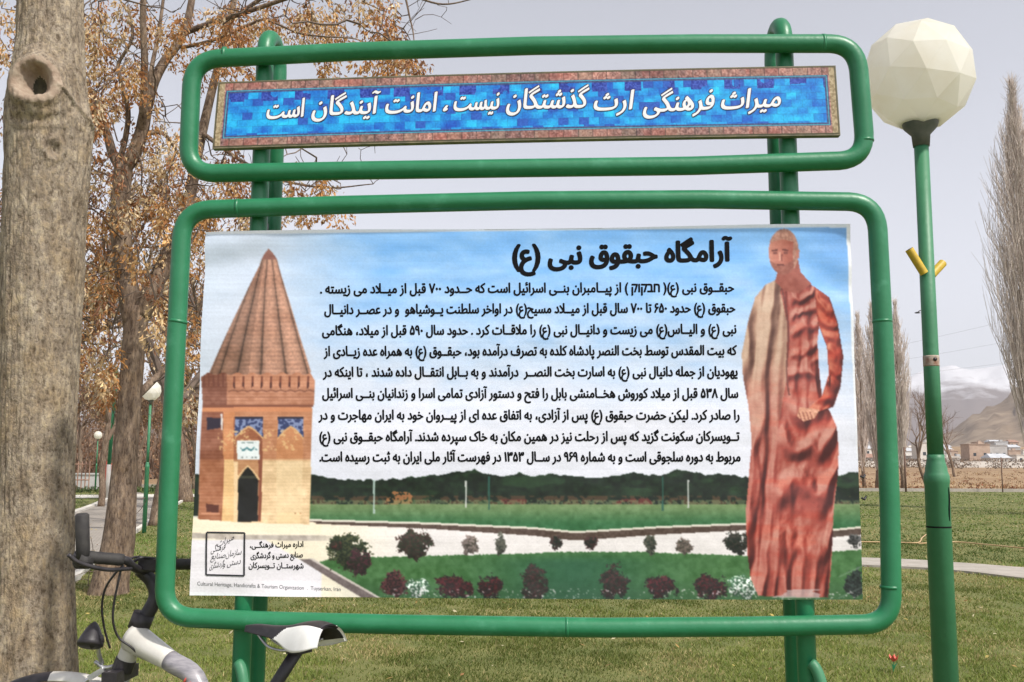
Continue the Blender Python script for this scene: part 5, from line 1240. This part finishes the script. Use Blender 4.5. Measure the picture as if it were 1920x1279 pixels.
    sm = lambda x, a, b: np.interp(x, np.linspace(0, 1, 60), np.convolve(np.pad(np.interp(np.linspace(0, 1, 60), a, b), 5, mode='edge'), np.ones(11) / 11, 'valid'))
    wh = sm(T_, [0, .04, .12, .35, .5, .65, .8, .92, 1], [.006, .016, .021, .026, .034, .052, .066, .068, .056]); wh[0] = .008
    hz = sm(T_, [0, .1, .3, .5, .62, .75, .9, 1], [-.006, .002, .0, .002, .010, .020, .018, .006])
    dp = sm(T_, [0, .1, .35, .47, .60, .75, .90, 1], [.014, .022, .028, .034, .062, .074, .062, .040])
    for i in range(n):
        for j in range(k):
            s = -1 + 2 * j / (k - 1); y = wh[i] * np.sign(s) * abs(s) ** .75
            z = hz[i] - dp[i] * abs(s) ** 2.4
            V.append(noseP + ax * (T_[i] * Ls - (.022 * (1 - s * s) * 0 if i else 0) - .012 * (T_[i] > .97) * (1 - abs(s))) + hs_ * y + upv * z)
    nv = len(V); V = np.array(V); Vin = []
    for i in range(n):
        for j in range(k):
            s = -1 + 2 * j / (k - 1); Vin.append(V[i * k + j] - upv * .007 * (1 - abs(s) ** 3) - hs_ * np.sign(s) * .004 * abs(s) - ax * (.006 if i == n - 1 else -.003 if i == 0 else 0))
    V = np.vstack([V, Vin]); f = []; mi = []
    for i in range(n - 1):
        for j in range(k - 1):
            s = abs(-1 + 2 * (j + .5) / (k - 1)); tt = T_[i]
            white = tt > .40 + .22 * (1 - s) and s > .40
            f.append((i * k + j, (i + 1) * k + j, (i + 1) * k + j + 1, i * k + j + 1)); mi.append(1 if white else 0)
            f.append((nv + i * k + j, nv + i * k + j + 1, nv + (i + 1) * k + j + 1, nv + (i + 1) * k + j)); mi.append(1 if white and s > .90 else 0)
    for j in range(k - 1):
        for i, wh_ in ((0, 0), (n - 1, 1)): s = abs(-1 + 2 * (j + .5) / (k - 1)); f.append((i * k + j, i * k + j + 1, nv + i * k + j + 1, nv + i * k + j)); mi.append(1 if wh_ and s > .42 else 0)
    for i in range(n - 1):
        for j in (0, k - 1): f.append((i * k + j, nv + i * k + j, nv + (i + 1) * k + j, (i + 1) * k + j)); mi.append(1 if T_[i] > .5 else 0)
    sd_ = mobj('saddle', V, f, [M['black'], M['white_gloss']], t, smooth=True, mi=mi)
    mb = MB()
    for s in (-1, 1): mb.tube(spline([noseP + ax * .05 - upv * .02 + hs_ * .012 * s, noseP + ax * .10 - upv * .052 + hs_ * .020 * s, noseP + ax * .17 - upv * .056 + hs_ * .021 * s, noseP + ax * .235 - upv * .03 + hs_ * .034 * s], 5), .0036, 8)
    mb.build('saddle_rail', M['silver'], sd_, smooth=True)
    mb = MB(); c = s0 - sdir * .012; mb.box(c, (.045, .05, .026), np.array([ax, hs_, upv])); mb.tube([c - hs_ * .03, c + hs_ * .03], .008, 10); mb.build('saddle_clamp', M['black'], sd_)
    return t
def _ring(c, axis, R, r, n, m):
    axis = np.array(axis) / np.linalg.norm(axis); u = np.cross(axis, [0, 0, 1.0]); u /= np.linalg.norm(u); w = np.cross(axis, u)
    V = []; f = []
    for i in range(n):
        a = i * 2 * pi / n; e = u * cos(a) + w * sin(a)
        for j in range(m): b = j * 2 * pi / m; V.append(c + e * (R - r + r * cos(b)) + axis * r * sin(b))
    for i in range(n):
        for j in range(m): f.append((i * m + j, ((i + 1) % n) * m + j, ((i + 1) % n) * m + (j + 1) % m, i * m + (j + 1) % m))
    return np.array(V), f
bicycle()

# ================================================================== GRASS, litter, small things on the lawn
def on_path(x, y):
    """true where the paved path or concrete path lies"""
    P = gnd(*np.array([(-420, 1330), (-80, 1218), (135, 1098), (178, 1060), (272, 989), (345, 940), (250, 922), (225, 930), (200, 936), (133, 962), (-80, 1008), (-420, 1058)], float).T)[:, :2]
    Q = gnd(*np.array([(1100, 1046), (1620, 1063), (1790, 1073), (1920, 1088), (2200, 1118), (2200, 1090), (1920, 1068), (1790, 1058), (1620, 1049), (1100, 1036)], float).T)[:, :2]
    return poly_mask(x, y, [tuple(q) for q in P]) | poly_mask(x, y, [tuple(q) for q in Q])
def grass():
    rg = np.random.default_rng(99); parts = []
    for d0, d1, n, hh, ww in ((1.5, 6.2, 26000, .045, .004), (6.2, 9, 130000, .042, .0045), (9, 13, 120000, .045, .006), (13, 20, 90000, .05, .010), (20, 34, 60000, .055, .018), (34, 60, 36000, .06, .035)):
        y = np.sqrt(rg.random(n) * (d1 ** 2 - d0 ** 2) + d0 ** 2); x = (rg.random(n) * 2 - 1) * y * .60
        k = ~on_path(x, y); x, y = x[k], y[k]; n = len(x)
        cl = fbm(x * .9, y * .9, 0, 71, 3); tuft = noise(x * 4, y * 4, 0, 72)
        keep = rg.random(n) < .35 + .9 * tuft; x, y, cl, tuft = x[keep], y[keep], cl[keep], tuft[keep]; n = len(x)
        h = hh * .66 * (.45 + .8 * rg.random(n)) * (.6 + .75 * tuft); a = rg.random(n) * 2 * pi; ln = rg.normal(0, .55, (n, 2)) * h[:, None]; w = ww * (.6 + .8 * rg.random(n))
        b = np.stack([x, y, np.full(n, -.004)], 1); o = np.stack([np.cos(a) * w, np.sin(a) * w, 0 * w], 1)
        tip = b + np.stack([ln[:, 0], ln[:, 1], h], 1)
        V = np.stack([b - o, b + o, tip], 1).reshape(-1, 3)
        g1 = np.array([.098, .145, .027]); g2 = np.array([.195, .215, .052]); dry = np.array([.42, .35, .16]); 
        q = rg.random((n, 1)); c = g1 * (1 - q) + g2 * q; q = q * .8 + .1; big = fbm(x * .28 + 3, y * .28, 0, 75, 3); dr = rg.random(n) < (.05 + .50 * sst(.48, .67, cl)) * np.where(y > 14.5, .55, 1.0); c = c * (.72 + .56 * sst(.35, .65, big))[:, None]; c = np.where((y > 14.5)[:, None], c * np.array([.80, .93, .9]), c); c = np.where(dr[:, None], dry * (.6 + .6 * q), c)
        parts.append((V, np.repeat(c, 3, 0)))
    V = np.concatenate([p for p, _ in parts]); c = np.concatenate([q for _, q in parts]); f = np.arange(len(V)).reshape(-1, 3)
    tag(mobj('grass', V, f, M['grass'], col=c), 'short patchy lawn grass, green and straw coloured', 'grass', kind='stuff')
grass()
# fallen leaves and seed litter
rl = np.random.default_rng(17); n = 2600; y = np.sqrt(rl.random(n) * (26 ** 2 - 6 ** 2) + 36); x = (rl.random(n) * 2 - 1) * y * .56; k = (rl.random(n) < .35 + .65 * (x < 0)); x, y = x[k], y[k]; n = len(x)
a = rl.random(n) * 2 * pi; s = rl.uniform(.012, .030, n); e = np.stack([np.cos(a), np.sin(a), rl.normal(0, .25, n)], 1) * s[:, None]; g = np.stack([-np.sin(a), np.cos(a), rl.normal(0, .25, n)], 1) * s[:, None] * .45
P = np.stack([x, y, rl.uniform(.02, .045, n)], 1); V = np.stack([P - e, P + g, P + e, P - g], 1).reshape(-1, 3)
pal = np.array([[.55, .43, .14], [.42, .27, .10], [.62, .55, .36], [.33, .18, .08]]); c = np.repeat(pal[rl.integers(0, 4, n)] * rl.uniform(.6, 1.1, (n, 1)), 4, 0)
tag(mobj('fallen_leaves', V, np.arange(4 * n).reshape(-1, 4), M['leaf'], col=c), 'yellow and tan fallen leaves scattered on the lawn', 'leaf litter', kind='stuff')
# garden hose on the lawn right of the sign
M['hose'] = mat('orange_hose', (.42, .27, .13), .6, var=(.50, .36, .20), scale=3)
P = gnd(*np.array([(1560, 1020), (1640, 1021), (1690, 1022), (1722, 1022), (1730, 1012), (1748, 998)], float).T); P[:, 2] = .045
mb = MB(); mb.tube(spline(P, 8), .011, 8); P = gnd(*np.array([(1722, 1024), (1790, 1021), (1850, 1026), (1920, 1033), (2060, 1046)], float).T); P[:, 2] = .045; mb.tube(spline(P, 8), .011, 8)
tag(mb.build('garden_hose', M['hose'], origin=P[0], smooth=True), 'thin orange garden hose lying on the lawn behind the lamp post', 'hose')
# one red flower in the lawn at the lower right
b = gnd(1675, 1262); t = thing('red_flower', (b[0], b[1], 0), 'single small red flower in the grass between sign post and lamp post', 'flower')
mb = MB(); mb.tube([b, b + [.005, 0, .07]], .003, 6); 
for k in range(3): mb.add([b + [0, 0, .01], b + [.02 * cos(k * 2), .02 * sin(k * 2), .05], b + [.035 * cos(k * 2), .035 * sin(k * 2), .075], b + [.012 * cos(k * 2 + .5), .012 * sin(k * 2 + .5), .05]], [(0, 1, 2, 3)])
mb.build('stem', M['green'], t)
M['petal'] = mat('red_petals', (.55, .06, .045), .6, var=(.62, .14, .09), scale=60); mb = MB(); c0 = b + np.array([.005, 0, .07])
for k in range(6):
    a = k * pi / 3; o = np.array([cos(a), sin(a), 0]); s = np.array([-sin(a), cos(a), 0]); mb.add([c0, c0 + o * .022 + s * .016 + [0, 0, .022], c0 + o * .034 + [0, 0, .05], c0 + o * .022 - s * .016 + [0, 0, .022]], [(0, 1, 2, 3)])
mb.build('petals', M['petal'], t)
# a small bird in the sky left of the lamp pole
c = at(1720, 587, 60.0); mb = MB(); mb.tube([c + [-.16, 0, .0], c + [-.06, 0, .02], c + [.08, 0, .02], c + [.20, 0, .0]], [.02, .05, .045, .01], 8)
for s in (-1, 1): mb.add([c + [-.04, 0, .04], c + [.06, 0, .04], c + [.10, .38 * s, .10], c + [.02, .36 * s, .12]], [(0, 1, 2, 3)])
tag(mb.build('flying_bird', M['black'], origin=c), 'tiny dark bird flying in the sky left of the lamp pole', 'bird')

# ================================================================== HAZE between here and the mountains
hb = MB(); hb.box((0, 2950, 390), (17500, 6100, 840))
hz = bpy.data.materials.new('thin_haze'); hz.use_nodes = True; n = hz.node_tree.nodes; hz.node_tree.links.clear()
pv = n.new('ShaderNodeVolumePrincipled'); pv.inputs['Color'].default_value = (.86, .86, .92, 1); pv.inputs['Density'].default_value = 0.00013; pv.inputs['Anisotropy'].default_value = 0.2
hz.node_tree.links.new(pv.outputs[0], n['Material Output'].inputs['Volume'])
tag(hb.build('haze', hz), 'pale haze in the air over the park and valley', 'haze', kind='stuff')
